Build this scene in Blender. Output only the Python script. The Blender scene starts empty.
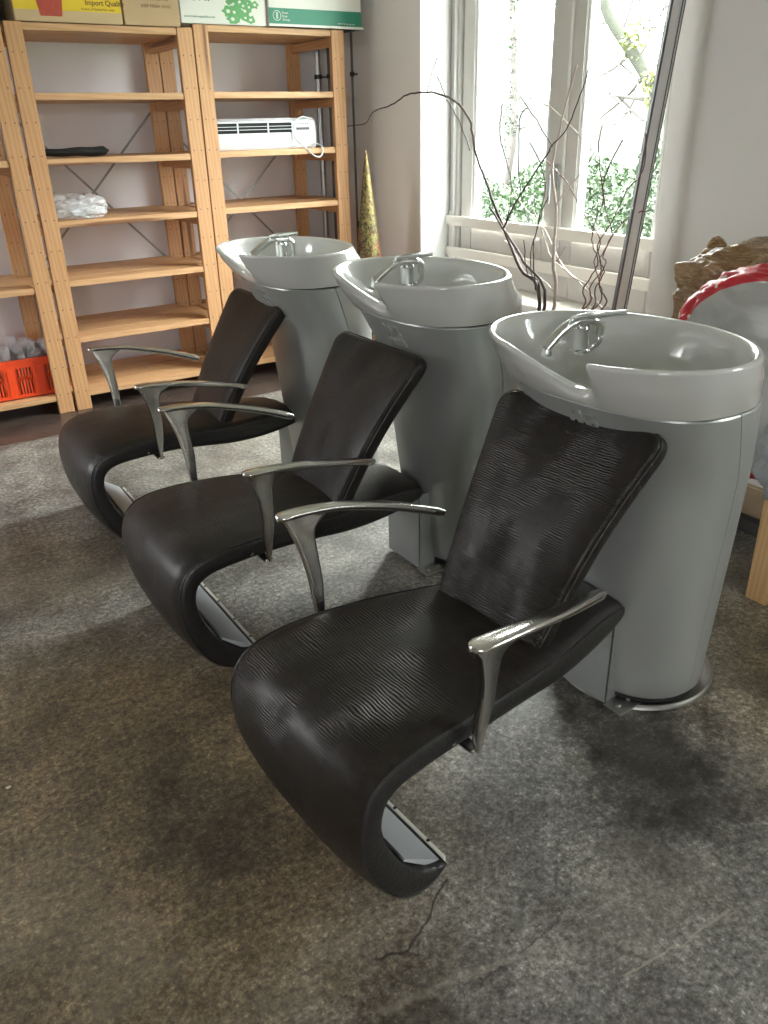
import bpy, bmesh, math, random
from mathutils import Vector, Matrix, noise
random.seed(7)
scn = bpy.context.scene
COL = scn.collection
PI = math.pi

# ------------------------------------------------------------------ helpers
def link(o, parent=None):
    COL.objects.link(o)
    if parent is not None:
        o.parent = parent
    return o

def mesh(name, verts, faces, mat, parent=None, smooth=False, loc=None, rotz=0, mats=None, fm=None, sharp=None):
    me = bpy.data.meshes.new(name)
    me.from_pydata([tuple(v) for v in verts], [], faces)
    for m in (mats or [mat]):
        me.materials.append(m)
    bm = bmesh.new(); bm.from_mesh(me)
    bmesh.ops.recalc_face_normals(bm, faces=bm.faces)
    bm.to_mesh(me); bm.free()
    if fm:
        for p, i in zip(me.polygons, fm): p.material_index = i
    if smooth:
        for p in me.polygons: p.use_smooth = True
        if sharp: me.set_sharp_from_angle(angle=math.radians(sharp))
    o = bpy.data.objects.new(name, me)
    if loc: o.location = loc
    o.rotation_euler = (0, 0, rotz)
    return link(o, parent)

class MB:
    """collects shapes of one part"""
    def __init__(s): s.v = []; s.f = []; s.m = []
    def add(s, v, f, m=0):
        n = len(s.v); s.v += [Vector(a) for a in v]
        s.f += [tuple(i + n for i in q) for q in f]; s.m += [m] * len(f)
    def box(s, lo, hi, bev=0.0, m=0, rot=None, piv=None):
        bm = bmesh.new()
        bmesh.ops.create_cube(bm, size=1)
        c = [(a + b) / 2 for a, b in zip(lo, hi)]; d = [abs(b - a) for a, b in zip(lo, hi)]
        for v in bm.verts:
            v.co = Vector((v.co.x * d[0], v.co.y * d[1], v.co.z * d[2])) + Vector(c)
        if bev > 0:
            bmesh.ops.bevel(bm, geom=list(bm.edges), offset=min(bev, min(d) * .45), segments=2, affect='EDGES')
        if rot is not None:
            p = Vector(piv if piv else c)
            for v in bm.verts: v.co = rot @ (v.co - p) + p
        bm.verts.index_update()
        s.add([v.co.copy() for v in bm.verts], [tuple(v.index for v in f.verts) for f in bm.faces], m)
        bm.free()
    def loft(s, rings, cap0=True, cap1=True, m=0, closed=False):
        n = len(rings[0]); v = [p for r in rings for p in r]; f = []
        K = len(rings)
        for i in range(K if closed else K - 1):
            for j in range(n):
                a = i * n + j; b = i * n + (j + 1) % n; k = ((i + 1) % K) * n
                f.append((a, b, k + (j + 1) % n, k + j))
        if not closed and cap0: f.append(tuple(range(n - 1, -1, -1)))
        if not closed and cap1: f.append(tuple(range((K - 1) * n, K * n)))
        s.add(v, f, m)
    def tube(s, pts, rad, n=10, m=0, flat=1.0, closed=False):
        pts = [Vector(p) for p in pts]; K = len(pts)
        if not hasattr(rad, '__len__'): rad = [rad] * K
        rings = []; up = None
        for i, p in enumerate(pts):
            t = (pts[min(i + 1, K - 1)] - pts[max(i - 1, 0)]) if not closed else pts[(i + 1) % K] - pts[i - 1]
            t.normalize()
            if up is None:
                up = Vector((0, 0, 1)) if abs(t.z) < .9 else Vector((1, 0, 0))
            a = t.cross(up)
            if a.length < 1e-4: a = t.cross(Vector((0, 1, 0)))
            a.normalize(); b = a.cross(t); up = b
            rings.append([p + a * math.cos(q) * rad[i] + b * math.sin(q) * rad[i] * flat
                          for q in [2 * PI * k / n for k in range(n)]])
        s.loft(rings, m=m, closed=closed)
    def lathe(s, prof, c=(0, 0, 0), n=24, m=0, cap0=True, cap1=True):
        s.loft([[(c[0] + r * math.cos(2 * PI * k / n), c[1] + r * math.sin(2 * PI * k / n), c[2] + z)
                 for k in range(n)] for r, z in prof], cap0, cap1, m)
    def build(s, name, mat, parent=None, smooth=False, sharp=40, **k):
        mats = mat if isinstance(mat, list) else [mat]
        return mesh(name, s.v, s.f, None, parent, smooth, mats=mats, fm=s.m, sharp=sharp, **k)

def catmull(P, n=6):
    P = [Vector(p) for p in P]; out = []
    for i in range(len(P) - 1):
        a = P[max(i - 1, 0)]; b = P[i]; c = P[i + 1]; d = P[min(i + 2, len(P) - 1)]
        for k in range(n):
            t = k / n
            out.append(.5 * ((2 * b) + (-a + c) * t + (2 * a - 5 * b + 4 * c - d) * t * t + (-a + 3 * b - 3 * c + d) * t ** 3))
    out.append(P[-1]); return out

def tag(o, label, cat, group=None, kind=None):
    o['label'] = label; o['category'] = cat
    if group: o['group'] = group
    if kind: o['kind'] = kind
    return o

def empty(name, loc, rotz=0):
    o = bpy.data.objects.new(name, None); o.empty_display_size = .1
    o.location = loc; o.rotation_euler = (0, 0, rotz)
    return link(o)

def structure(o):
    o['kind'] = 'structure'; return o

def copy_tree(o, parent=None):
    c = o.copy(); COL.objects.link(c); c.parent = parent
    for ch in list(o.children): copy_tree(ch, c)
    return c

def font_mesh(name, body, size, mat, parent, **k):
    cu = bpy.data.curves.new(name, 'FONT'); cu.body = body; cu.size = size
    for a, v in k.items(): setattr(cu, a, v)
    t_ = bpy.data.objects.new(name + '_src', cu); COL.objects.link(t_)
    bpy.context.view_layer.update()
    me = bpy.data.meshes.new_from_object(t_.evaluated_get(bpy.context.evaluated_depsgraph_get()))
    bpy.data.objects.remove(t_); bpy.data.curves.remove(cu)
    me.name = name; me.materials.clear(); me.materials.append(mat)
    return link(bpy.data.objects.new(name, me), parent)

def text(name, body, size, mat, parent, loc, rot, ext=.0004, align='LEFT', sx=1.0, bold=0.0):
    o = font_mesh(name, body, size, mat, parent, extrude=ext, offset=bold, align_x=align)
    o.location = loc; o.rotation_euler = rot; o.scale = (sx, 1, 1)
    return o

# ------------------------------------------------------------------ materials
def newmat(name):
    m = bpy.data.materials.new(name); m.use_nodes = True
    nt = m.node_tree; b = nt.nodes['Principled BSDF']
    return m, nt, b

def N(nt, t, **k):
    n = nt.nodes.new(t)
    for a, v in k.items():
        if a in n.inputs: n.inputs[a].default_value = v
        else: setattr(n, a, v)
    return n

def simple(name, col, rough=.5, metal=0, spec=None, var=.06, scale=12, bump=0, bscale=60, coat=0):
    m, nt, b = newmat(name); L = nt.links
    tc = N(nt, 'ShaderNodeTexCoord')
    no = N(nt, 'ShaderNodeTexNoise', Scale=scale, Detail=4)
    L.new(tc.outputs['Object'], no.inputs['Vector'])
    mx = N(nt, 'ShaderNodeMix', data_type='RGBA')
    mx.inputs['A'].default_value = tuple(c * (1 - var) for c in col) + (1,)
    mx.inputs['B'].default_value = tuple(min(1, c * (1 + var)) for c in col) + (1,)
    L.new(no.outputs['Fac'], mx.inputs['Factor']); L.new(mx.outputs['Result'], b.inputs['Base Color'])
    b.inputs['Roughness'].default_value = rough; b.inputs['Metallic'].default_value = metal
    if spec is not None: b.inputs['Specular IOR Level'].default_value = spec
    if coat: b.inputs['Coat Weight'].default_value = coat; b.inputs['Coat Roughness'].default_value = .06
    if bump:
        n2 = N(nt, 'ShaderNodeTexNoise', Scale=bscale, Detail=5)
        L.new(tc.outputs['Object'], n2.inputs['Vector'])
        bp = N(nt, 'ShaderNodeBump', Strength=bump, Distance=.01)
        L.new(n2.outputs['Fac'], bp.inputs['Height']); L.new(bp.outputs['Normal'], b.inputs['Normal'])
    return m

def ramp(nt, src, stops):
    r = N(nt, 'ShaderNodeValToRGB'); e = r.color_ramp.elements
    while len(e) < len(stops): e.new(.5)
    for el, (p, c) in zip(e, stops):
        el.position = p; el.color = tuple(c) + (1,) if len(c) == 3 else c
    nt.links.new(src, r.inputs['Fac']); return r

def leather():
    m, nt, b = newmat('ribbed_dark_leather'); L = nt.links
    tc = N(nt, 'ShaderNodeTexCoord')
    sp = N(nt, 'ShaderNodeSeparateXYZ'); L.new(tc.outputs['Object'], sp.inputs[0])
    ad = N(nt, 'ShaderNodeMath', operation='ADD'); L.new(sp.outputs['X'], ad.inputs[0]); L.new(sp.outputs['Z'], ad.inputs[1])
    cb = N(nt, 'ShaderNodeCombineXYZ'); L.new(ad.outputs[0], cb.inputs['X'])
    ym = N(nt, 'ShaderNodeMath', operation='MULTIPLY'); ym.inputs[1].default_value = .55
    L.new(sp.outputs['Y'], ym.inputs[0]); L.new(ym.outputs[0], cb.inputs['Y'])
    wv = N(nt, 'ShaderNodeTexWave', wave_type='BANDS', bands_direction='X', Scale=42, Distortion=7, Detail=3)
    wv.inputs['Detail Scale'].default_value = .7
    L.new(cb.outputs[0], wv.inputs['Vector'])
    # where the ribs stand out and where the hide is rubbed smooth
    n1 = N(nt, 'ShaderNodeTexNoise', Scale=6, Detail=3)
    mq = N(nt, 'ShaderNodeMapping'); mq.inputs['Scale'].default_value = (.6, 1.3, .6); L.new(tc.outputs['Object'], mq.inputs['Vector']); L.new(mq.outputs[0], n1.inputs['Vector'])
    r1 = ramp(nt, n1.outputs['Fac'], [(.42, (.05, .05, .05)), (.58, (1, 1, 1))])
    n2 = N(nt, 'ShaderNodeTexNoise', Scale=55, Detail=6, Roughness=.7); L.new(tc.outputs['Object'], n2.inputs['Vector'])
    r2 = ramp(nt, n2.outputs['Fac'], [(.35, (.009, .007, .006)), (.75, (.024, .0185, .015))])
    L.new(r2.outputs[0], b.inputs['Base Color'])
    rr = ramp(nt, n2.outputs['Fac'], [(.3, (.33,) * 3), (.8, (.48,) * 3)]); L.new(rr.outputs[0], b.inputs['Roughness'])
    mu = N(nt, 'ShaderNodeMath', operation='MULTIPLY'); L.new(wv.outputs['Fac'], mu.inputs[0]); L.new(r1.outputs[0], mu.inputs[1])
    b1 = N(nt, 'ShaderNodeBump', Strength=.75, Distance=.0016); L.new(mu.outputs[0], b1.inputs['Height'])
    b2 = N(nt, 'ShaderNodeBump', Strength=.25, Distance=.001); L.new(n2.outputs['Fac'], b2.inputs['Height'])
    L.new(b1.outputs['Normal'], b2.inputs['Normal']); L.new(b2.outputs['Normal'], b.inputs['Normal'])
    b.inputs['Specular IOR Level'].default_value = .34
    return m

def pine(name, axis='Z', tint=(1, 1, 1)):
    m, nt, b = newmat(name); L = nt.links
    tc = N(nt, 'ShaderNodeTexCoord'); mp = N(nt, 'ShaderNodeMapping')
    oi = N(nt, 'ShaderNodeObjectInfo')
    L.new(tc.outputs['Object'], mp.inputs['Vector'])
    st = {'Z': (14, 14, 1.1), 'X': (1.1, 14, 14), 'Y': (14, 1.1, 14)}[axis]
    mp.inputs['Scale'].default_value = tuple(a * (2.2 if a > 2 else 1.3) for a in st)
    mr = N(nt, 'ShaderNodeCombineXYZ'); ml = N(nt, 'ShaderNodeMath', operation='MULTIPLY'); ml.inputs[1].default_value = 37
    L.new(oi.outputs['Random'], ml.inputs[0]); L.new(ml.outputs[0], mr.inputs[0]); L.new(ml.outputs[0], mr.inputs[2])
    L.new(mr.outputs[0], mp.inputs['Location'])
    wv = N(nt, 'ShaderNodeTexWave', wave_type='BANDS', bands_direction='DIAGONAL', Scale=1.0, Distortion=5, Detail=4)
    L.new(mp.outputs[0], wv.inputs['Vector'])
    T = lambda c: tuple(a * t for a, t in zip(c, tint))
    r = ramp(nt, wv.outputs['Fac'], [(0, T((.53, .28, .12))), (.5, T((.575, .315, .145))), (1, T((.61, .35, .17)))])
    vo = N(nt, 'ShaderNodeTexVoronoi', Scale=.42); L.new(mp.outputs[0], vo.inputs['Vector'])
    rk = ramp(nt, vo.outputs['Distance'], [(.10, (.25, .12, .055)), (.18, (1, 1, 1))])
    mx = N(nt, 'ShaderNodeMix', data_type='RGBA', blend_type='MULTIPLY'); mx.inputs['Factor'].default_value = .8
    L.new(r.outputs[0], mx.inputs['A']); L.new(rk.outputs[0], mx.inputs['B'])
    L.new(mx.outputs['Result'], b.inputs['Base Color'])
    b.inputs['Roughness'].default_value = .5
    bp = N(nt, 'ShaderNodeBump', Strength=.05, Distance=.002); L.new(wv.outputs['Fac'], bp.inputs['Height'])
    L.new(bp.outputs['Normal'], b.inputs['Normal'])
    return m

CRACK_A = [(0.488, 0.834), (0.549, 0.816), (0.622, 0.854), (0.699, 0.903)]
RIDGE = [(0.45, 0.746), (0.556, 0.731), (0.665, 0.703), (0.773, 0.689)]
SCRATCH = [(0.834, 0.566), (0.961, 0.55), (1.096, 0.546)]
def concrete():
    m, nt, b = newmat('worn_concrete'); L = nt.links
    tc = N(nt, 'ShaderNodeTexCoord'); P = tc.outputs['Object']
    def noi(s, d=6, r=.6, dist=0):
        n = N(nt, 'ShaderNodeTexNoise', Scale=s, Detail=d, Roughness=r, Distortion=dist); L.new(P, n.inputs['Vector']); return n
    big = noi(1.1, 4, .55, .4); mid = noi(5, 10, .75, .1); fine = noi(64, 6, .8, 0); spk = noi(130, 4, .7)
    def spot(x, y, r0, r1):
        sb = N(nt, 'ShaderNodeVectorMath', operation='DISTANCE'); sb.inputs[1].default_value = (x, y, 0); L.new(P, sb.inputs[0])
        ad = N(nt, 'ShaderNodeMath', operation='MULTIPLY_ADD'); ad.inputs[1].default_value = .7; L.new(mid.outputs['Fac'], ad.inputs[0]); L.new(sb.outputs['Value'], ad.inputs[2])
        mr = N(nt, 'ShaderNodeMapRange', clamp=True); mr.inputs['From Min'].default_value = r0 + .35; mr.inputs['From Max'].default_value = r1 + .35
        mr.inputs['To Min'].default_value = 1; mr.inputs['To Max'].default_value = 0
        mr.interpolation_type = 'SMOOTHSTEP'
        L.new(ad.outputs[0], mr.inputs['Value']); return mr.outputs[0]
    grey = ramp(nt, fine.outputs['Fac'], [(.33, (.045, .042, .037)), (.46, (.145, .138, .125)), (.58, (.27, .262, .243)), (.72, (.52, .51, .47))])
    brown = ramp(nt, fine.outputs['Fac'], [(.33, (.045, .032, .017)), (.47, (.14, .10, .054)), (.59, (.24, .185, .105)), (.73, (.44, .36, .23))])
    def mixc(a, bb, f, bt='MIX'):
        x = N(nt, 'ShaderNodeMix', data_type='RGBA', blend_type=bt)
        L.new(a, x.inputs['A']); L.new(bb, x.inputs['B'])
        if isinstance(f, float): x.inputs['Factor'].default_value = f
        else: L.new(f, x.inputs['Factor'])
        return x.outputs['Result']
    def mx2(a, bb):
        x = N(nt, 'ShaderNodeMath', operation='MAXIMUM'); L.new(a, x.inputs[0]); L.new(bb, x.inputs[1]); return x.outputs[0]
    def mul(a, k):
        x = N(nt, 'ShaderNodeMath', operation='MULTIPLY'); L.new(a, x.inputs[0]); x.inputs[1].default_value = k; return x.outputs[0]
    bf = mx2(mx2(mul(spot(.15, 1.45, .45, 1.0), .9), mul(spot(.35, 2.7, .1, .5), .55)), mx2(mul(spot(1.95, .75, .2, .7), .8), mul(spot(.1, .9, .1, .4), .5)))
    c = mixc(grey.outputs[0], brown.outputs[0], bf)
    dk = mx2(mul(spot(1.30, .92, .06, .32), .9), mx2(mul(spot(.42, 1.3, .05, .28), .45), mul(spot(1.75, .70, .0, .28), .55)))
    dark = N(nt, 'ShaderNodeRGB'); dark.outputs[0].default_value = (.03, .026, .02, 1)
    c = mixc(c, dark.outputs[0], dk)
    mott = ramp(nt, mid.outputs['Fac'], [(.33, (.42, .40, .37)), (.5, (.95, .95, .95)), (.66, (1.45, 1.43, 1.38))])
    c = mixc(c, mott.outputs[0], .9, 'MULTIPLY')
    bl = noi(2.3, 9, .72, .25)
    blr = ramp(nt, bl.outputs['Fac'], [(.36, (.45, .43, .40)), (.5, (1, 1, 1)), (.62, (1.4, 1.38, 1.34))])
    c = mixc(c, blr.outputs[0], .8, 'MULTIPLY')
    sk = ramp(nt, spk.outputs['Fac'], [(.38, (.82, .81, .8)), (.5, (1, 1, 1)), (.62, (1.22, 1.22, 1.2))])
    c = mixc(c, sk.outputs[0], .8, 'MULTIPLY')
    vg = N(nt, 'ShaderNodeTexVoronoi', Scale=210); L.new(P, vg.inputs['Vector'])
    vs = N(nt, 'ShaderNodeSeparateColor'); L.new(vg.outputs['Color'], vs.inputs[0])
    vr = ramp(nt, vs.outputs[0], [(.0, (.70, .69, .67)), (.3, (.93, .93, .92)), (.85, (1.0, 1.0, 1.0)), (1, (1.7, 1.68, 1.62))])
    c = mixc(c, vr.outputs[0], .8, 'MULTIPLY')
    # smoother trowelled patches, bare of aggregate
    pt = ramp(nt, big.outputs['Fac'], [(.54, (0, 0, 0)), (.57, (1, 1, 1))])
    pc = ramp(nt, mid.outputs['Fac'], [(.3, (.12, .105, .08)), (.7, (.30, .27, .22))])
    c = mixc(c, pc.outputs[0], mul(pt.outputs[0], .22))
    # dark painted strip along the shelf wall
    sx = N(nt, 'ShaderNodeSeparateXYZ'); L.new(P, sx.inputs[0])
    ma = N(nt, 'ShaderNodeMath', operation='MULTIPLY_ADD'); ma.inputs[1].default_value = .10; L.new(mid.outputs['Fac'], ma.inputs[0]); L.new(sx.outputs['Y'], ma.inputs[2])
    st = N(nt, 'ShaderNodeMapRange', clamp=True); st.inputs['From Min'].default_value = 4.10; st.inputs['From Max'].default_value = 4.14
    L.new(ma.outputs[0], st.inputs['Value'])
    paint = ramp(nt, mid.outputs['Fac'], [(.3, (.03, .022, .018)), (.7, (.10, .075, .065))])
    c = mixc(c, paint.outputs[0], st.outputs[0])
    # cracks
    vo = N(nt, 'ShaderNodeTexVoronoi', feature='DISTANCE_TO_EDGE', Scale=.9)
    dn = N(nt, 'ShaderNodeTexNoise', Scale=6, Detail=5)
    L.new(P, dn.inputs['Vector'])
    va = N(nt, 'ShaderNodeVectorMath', operation='MULTIPLY_ADD'); va.inputs[1].default_value = (.22, .22, 0)
    L.new(dn.outputs['Color'], va.inputs[0]); L.new(P, va.inputs[2]); L.new(va.outputs[0], vo.inputs['Vector'])
    ck = ramp(nt, vo.outputs['Distance'], [(.0, (.12, .10, .08)), (.0035, (1, 1, 1))])
    cm = ramp(nt, mid.outputs['Fac'], [(.44, (0, 0, 0)), (.54, (1, 1, 1))])
    c = mixc(c, ck.outputs[0], mul(cm.outputs[0], .5), 'MULTIPLY')
    def seg(pts, w):
        out = None
        for (ax, ay), (bx, by) in zip(pts, pts[1:]):
            dx, dy = bx - ax, by - ay; ln = math.hypot(dx, dy)
            sb = N(nt, 'ShaderNodeVectorMath', operation='SUBTRACT'); sb.inputs[1].default_value = (ax, ay, 0); L.new(wob.outputs[0], sb.inputs[0])
            dt = N(nt, 'ShaderNodeVectorMath', operation='DOT_PRODUCT'); dt.inputs[1].default_value = (dx / ln, dy / ln, 0); L.new(sb.outputs[0], dt.inputs[0])
            cl = N(nt, 'ShaderNodeMath', operation='MINIMUM'); cl.inputs[1].default_value = ln; L.new(dt.outputs['Value'], cl.inputs[0])
            c2 = N(nt, 'ShaderNodeMath', operation='MAXIMUM'); c2.inputs[1].default_value = 0; L.new(cl.outputs[0], c2.inputs[0])
            sc = N(nt, 'ShaderNodeVectorMath', operation='SCALE'); sc.inputs[0].default_value = (dx / ln, dy / ln, 0); L.new(c2.outputs[0], sc.inputs['Scale'])
            ds = N(nt, 'ShaderNodeVectorMath', operation='DISTANCE'); L.new(sb.outputs[0], ds.inputs[0]); L.new(sc.outputs[0], ds.inputs[1])
            if out is None: out = ds.outputs['Value']
            else:
                m_ = N(nt, 'ShaderNodeMath', operation='MINIMUM'); L.new(out, m_.inputs[0]); L.new(ds.outputs['Value'], m_.inputs[1]); out = m_.outputs[0]
        q = N(nt, 'ShaderNodeMapRange', clamp=True); q.inputs['From Min'].default_value = w * .35; q.inputs['From Max'].default_value = w
        q.inputs['To Min'].default_value = 1; q.inputs['To Max'].default_value = 0
        L.new(out, q.inputs['Value']); return q.outputs[0]
    fl = N(nt, 'ShaderNodeVectorMath', operation='MULTIPLY'); fl.inputs[1].default_value = (1, 1, 0); L.new(P, fl.inputs[0])
    wn = N(nt, 'ShaderNodeTexNoise', Scale=22, Detail=5); L.new(P, wn.inputs['Vector'])
    wc = N(nt, 'ShaderNodeVectorMath', operation='SUBTRACT'); wc.inputs[1].default_value = (.5, .5, .5); L.new(wn.outputs['Color'], wc.inputs[0])
    wm = N(nt, 'ShaderNodeVectorMath', operation='MULTIPLY'); wm.inputs[1].default_value = (.028, .028, 0); L.new(wc.outputs[0], wm.inputs[0])
    wob = N(nt, 'ShaderNodeVectorMath', operation='ADD'); L.new(fl.outputs[0], wob.inputs[0]); L.new(wm.outputs[0], wob.inputs[1])
    c = mixc(c, dark.outputs[0], mul(seg(CRACK_A, .0035), .9))
    pl_ = N(nt, 'ShaderNodeRGB'); pl_.outputs[0].default_value = (.42, .38, .31, 1)
    c = mixc(c, pl_.outputs[0], mul(seg(RIDGE, .010), .2))
    c = mixc(c, pl_.outputs[0], mul(seg(SCRATCH, .004), .5))
    L.new(c, b.inputs['Base Color'])
    rg = ramp(nt, mid.outputs['Fac'], [(.35, (.42,) * 3), (.65, (.66,) * 3)])
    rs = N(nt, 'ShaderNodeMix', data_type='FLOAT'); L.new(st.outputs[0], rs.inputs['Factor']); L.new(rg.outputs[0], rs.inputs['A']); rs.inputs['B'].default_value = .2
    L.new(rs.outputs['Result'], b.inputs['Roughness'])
    b1 = N(nt, 'ShaderNodeBump', Strength=.5, Distance=.004); L.new(fine.outputs['Fac'], b1.inputs['Height'])
    b2 = N(nt, 'ShaderNodeBump', Strength=.35, Distance=.002); L.new(spk.outputs['Fac'], b2.inputs['Height']); L.new(b1.outputs['Normal'], b2.inputs['Normal'])
    b3 = N(nt, 'ShaderNodeBump', Strength=.5, Distance=.003); L.new(ck.outputs[0], b3.inputs['Height']); L.new(b2.outputs['Normal'], b3.inputs['Normal'])
    L.new(b3.outputs['Normal'], b.inputs['Normal'])
    return m

def glass(name, col=(1, 1, 1), rough=0.0, pane=False):
    m, nt, b = newmat(name)
    if pane:
        L = nt.links
        tr = N(nt, 'ShaderNodeBsdfTransparent'); tr.inputs[0].default_value = (.94, .97, .96, 1)
        gl = N(nt, 'ShaderNodeBsdfGlossy'); gl.inputs['Roughness'].default_value = .02
        fr = N(nt, 'ShaderNodeMath', operation='MULTIPLY'); lw = N(nt, 'ShaderNodeLayerWeight', Blend=.25)
        L.new(lw.outputs['Facing'], fr.inputs[0]); fr.inputs[1].default_value = .12; mx = N(nt, 'ShaderNodeMixShader')
        L.new(fr.outputs[0], mx.inputs[0]); L.new(tr.outputs[0], mx.inputs[1]); L.new(gl.outputs[0], mx.inputs[2])
        L.new(mx.outputs[0], nt.nodes['Material Output'].inputs[0])
        return m
    b.inputs['Base Color'].default_value = tuple(col) + (1,)
    b.inputs['Transmission Weight'].default_value = 1; b.inputs['Roughness'].default_value = rough
    b.inputs['IOR'].default_value = 1.45
    return m

M = {}
M['leather'] = leather()
M['side_leather'] = simple('plain_black_leather', (.012, .011, .0105), .42, spec=.5, var=.2, scale=30, bump=.25, bscale=90)
M['alu'] = simple('polished_aluminium', (.62, .61, .58), .2, 1, var=.04, scale=20, bump=.02, bscale=30)
M['chrome'] = simple('chrome', (.82, .83, .84), .06, 1, var=.01)
M['steel'] = simple('brushed_steel', (.42, .42, .40), .36, 1, var=.15, scale=16)
M['grey_metal'] = simple('grey_painted_metal', (.30, .315, .31), .38, .3, var=.05)
M['plate'] = simple('pale_grey_plate', (.40, .42, .44), .4, .2, var=.06, scale=25)
M['ceramic'] = simple('grey_white_ceramic', (.55, .56, .53), .12, 0, var=.015, scale=4, coat=.5)
M['shell'] = simple('silver_grey_lacquer', (.43, .45, .435), .36, .5, var=.02, scale=5)
M['dark'] = simple('dark_rubber', (.012, .012, .012), .6)
M['pine_z'] = pine('pine_upright', 'Z'); M['pine_x'] = pine('pine_board', 'X', (1.05, 1.12, 1.2)); M['pine_y'] = pine('pine_rung', 'Y')
M['nail'] = simple('nail', (.09, .05, .03), .5)
M['beam'] = pine('light_timber', 'Z', (.85, .95, .95))
M['wall'] = simple('white_wall_paint', (.80, .78, .765), .75, var=.025, scale=3, bump=.06, bscale=90)
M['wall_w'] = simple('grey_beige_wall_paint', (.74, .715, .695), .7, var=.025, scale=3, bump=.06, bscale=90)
M['wall_b'] = simple('cool_white_wall_paint', (.86, .845, .87), .75, var=.02, scale=3, bump=.06, bscale=90)
M['wall_d'] = simple('low_bounce_wall_paint', (.26, .24, .21), .8, var=.04, scale=3)  # dark tone cuts light bounced off the unseen left wall
M['reveal'] = simple('smooth_white_paint', (.80, .80, .80), .35, var=.015, scale=3)
M['ceil'] = simple('ceiling_paint', (.66, .645, .62), .8, var=.02)
M['frame'] = simple('cream_window_paint', (.55, .535, .505), .38, var=.03, scale=6)
M['rail'] = simple('cream_rail_paint', (.76, .73, .67), .42, var=.03, scale=6)
M['plaster'] = simple('bare_rough_plaster', (.50, .41, .29), .85, var=.35, scale=9, bump=.5, bscale=25)
M['concrete'] = concrete()
M['pane'] = glass('window_glass', pane=True)
M['tumbler'] = glass('tumbler_glass', (.95, .92, .93), .12); M['tumbler'].node_tree.nodes['Principled BSDF'].inputs['Transmission Weight'].default_value = .8
M['galv'] = simple('galvanised_pipe', (.45, .46, .46), .3, .9, var=.1)
M['black'] = simple('black_cloth', (.008, .008, .009), .8, var=.2, bump=.3)
M['white_plastic'] = simple('white_plastic', (.72, .76, .80), .35, var=.01)
M['orange'] = simple('orange_plastic', (.85, .075, .015), .38, var=.04)
M['red'] = simple('red_paint', (.45, .02, .02), .4, var=.08)
M['bark_dark'] = simple('dark_twig_bark', (.045, .03, .026), .65, var=.35, scale=40, bump=.4)
M['bark_pale'] = simple('pale_twig_bark', (.46, .40, .35), .7, var=.3, scale=40, bump=.4)
M['bark_red'] = simple('reddish_twig_bark', (.13, .05, .045), .6, var=.3, scale=40, bump=.3)
M['carton'] = simple('brown_cardboard', (.50, .35, .20), .75, var=.05, scale=8)
M['carton_y'] = simple('tan_cardboard', (.58, .42, .24), .7, var=.04, scale=8)
M['yellow'] = simple('yellow_print', (.78, .55, .03), .6, var=.04)
M['redprint'] = simple('red_brown_print', (.42, .06, .035), .6, var=.3, scale=40)
M['white_box'] = simple('white_cardboard', (.74, .73, .68), .55, var=.02)
M['green'] = simple('green_print', (.015, .20, .12), .5, var=.06)
M['leafprint'] = simple('leaf_green_print', (.12, .36, .13), .6, var=.2, scale=60)
M['ink'] = simple('black_print', (.03, .03, .03), .6)
M['ink_brown'] = simple('brown_print', (.16, .07, .02), .6)
M['alu_pole'] = simple('matt_aluminium', (.74, .74, .72), .38, .25, var=.04)
M['alu_dark'] = simple('dark_aluminium_channel', (.12, .12, .125), .5, .6, var=.08)

# ------------------------------------------------------------------ room
XW, YW, X0, Y0, ZC = 2.80, 5.03, -3.2, -3.0, 2.85
def prism(name, lo, hi, mat, parent=None, bev=0):
    b = MB(); b.box(lo, hi, bev); return b.build(name, mat, parent)
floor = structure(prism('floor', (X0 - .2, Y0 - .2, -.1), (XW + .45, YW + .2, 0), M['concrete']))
structure(prism('ceiling', (X0 - .2, Y0 - .2, ZC), (XW + .45, YW + .2, ZC + .1), M['ceil']))
structure(prism('wall_back', (X0 - .2, YW, 0), (XW + .45, YW + .2, ZC), M['wall_b']))
# unseen left wall, with an opening added for fill light
def wall_with_holes_x(name, xa, xb, ya, yb, holes, mat):
    """wall whose faces lie at x = xa / xb, holes = [(y0, y1, z0, z1)]"""
    b = MB(); holes = sorted(holes); y = ya
    for (h0, h1, z0, z1) in holes:
        b.box((xa, y, 0), (xb, h0, ZC)); 
        if z0 > 0: b.box((xa, h0, 0), (xb, h1, z0))
        b.box((xa, h0, z1), (xb, h1, ZC)); y = h1
    b.box((xa, y, 0), (xb, yb, ZC))
    return structure(b.build(name, mat))
W1 = (2.30, 3.94, .50, 2.50)
W2 = (-1.6, -.35, .95, 2.35)  # unseen second window, added to light the near chair from the right
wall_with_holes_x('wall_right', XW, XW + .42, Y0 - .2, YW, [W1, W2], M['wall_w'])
FILL_L = (3.95, 4.9, 1.1, 2.1)  # unseen opening, added to brighten the far left and shelf wall
FILL_F = (-2.3, -1.3, 1.0, 2.3)  # unseen opening behind the camera, added to light the shelves frontally
wall_with_holes_x('wall_left', X0 - .2, X0, Y0 - .2, YW, [FILL_L], M['wall_d'])
b = MB(); b.box((X0, Y0 - .2, 0), (FILL_F[0], Y0, ZC)); b.box((FILL_F[1], Y0 - .2, 0), (XW, Y0, ZC))
b.box((FILL_F[0], Y0 - .2, 0), (FILL_F[1], Y0, FILL_F[2])); b.box((FILL_F[0], Y0 - .2, FILL_F[3]), (FILL_F[1], Y0, ZC)); structure(b.build('wall_front', M['wall']))

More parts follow.
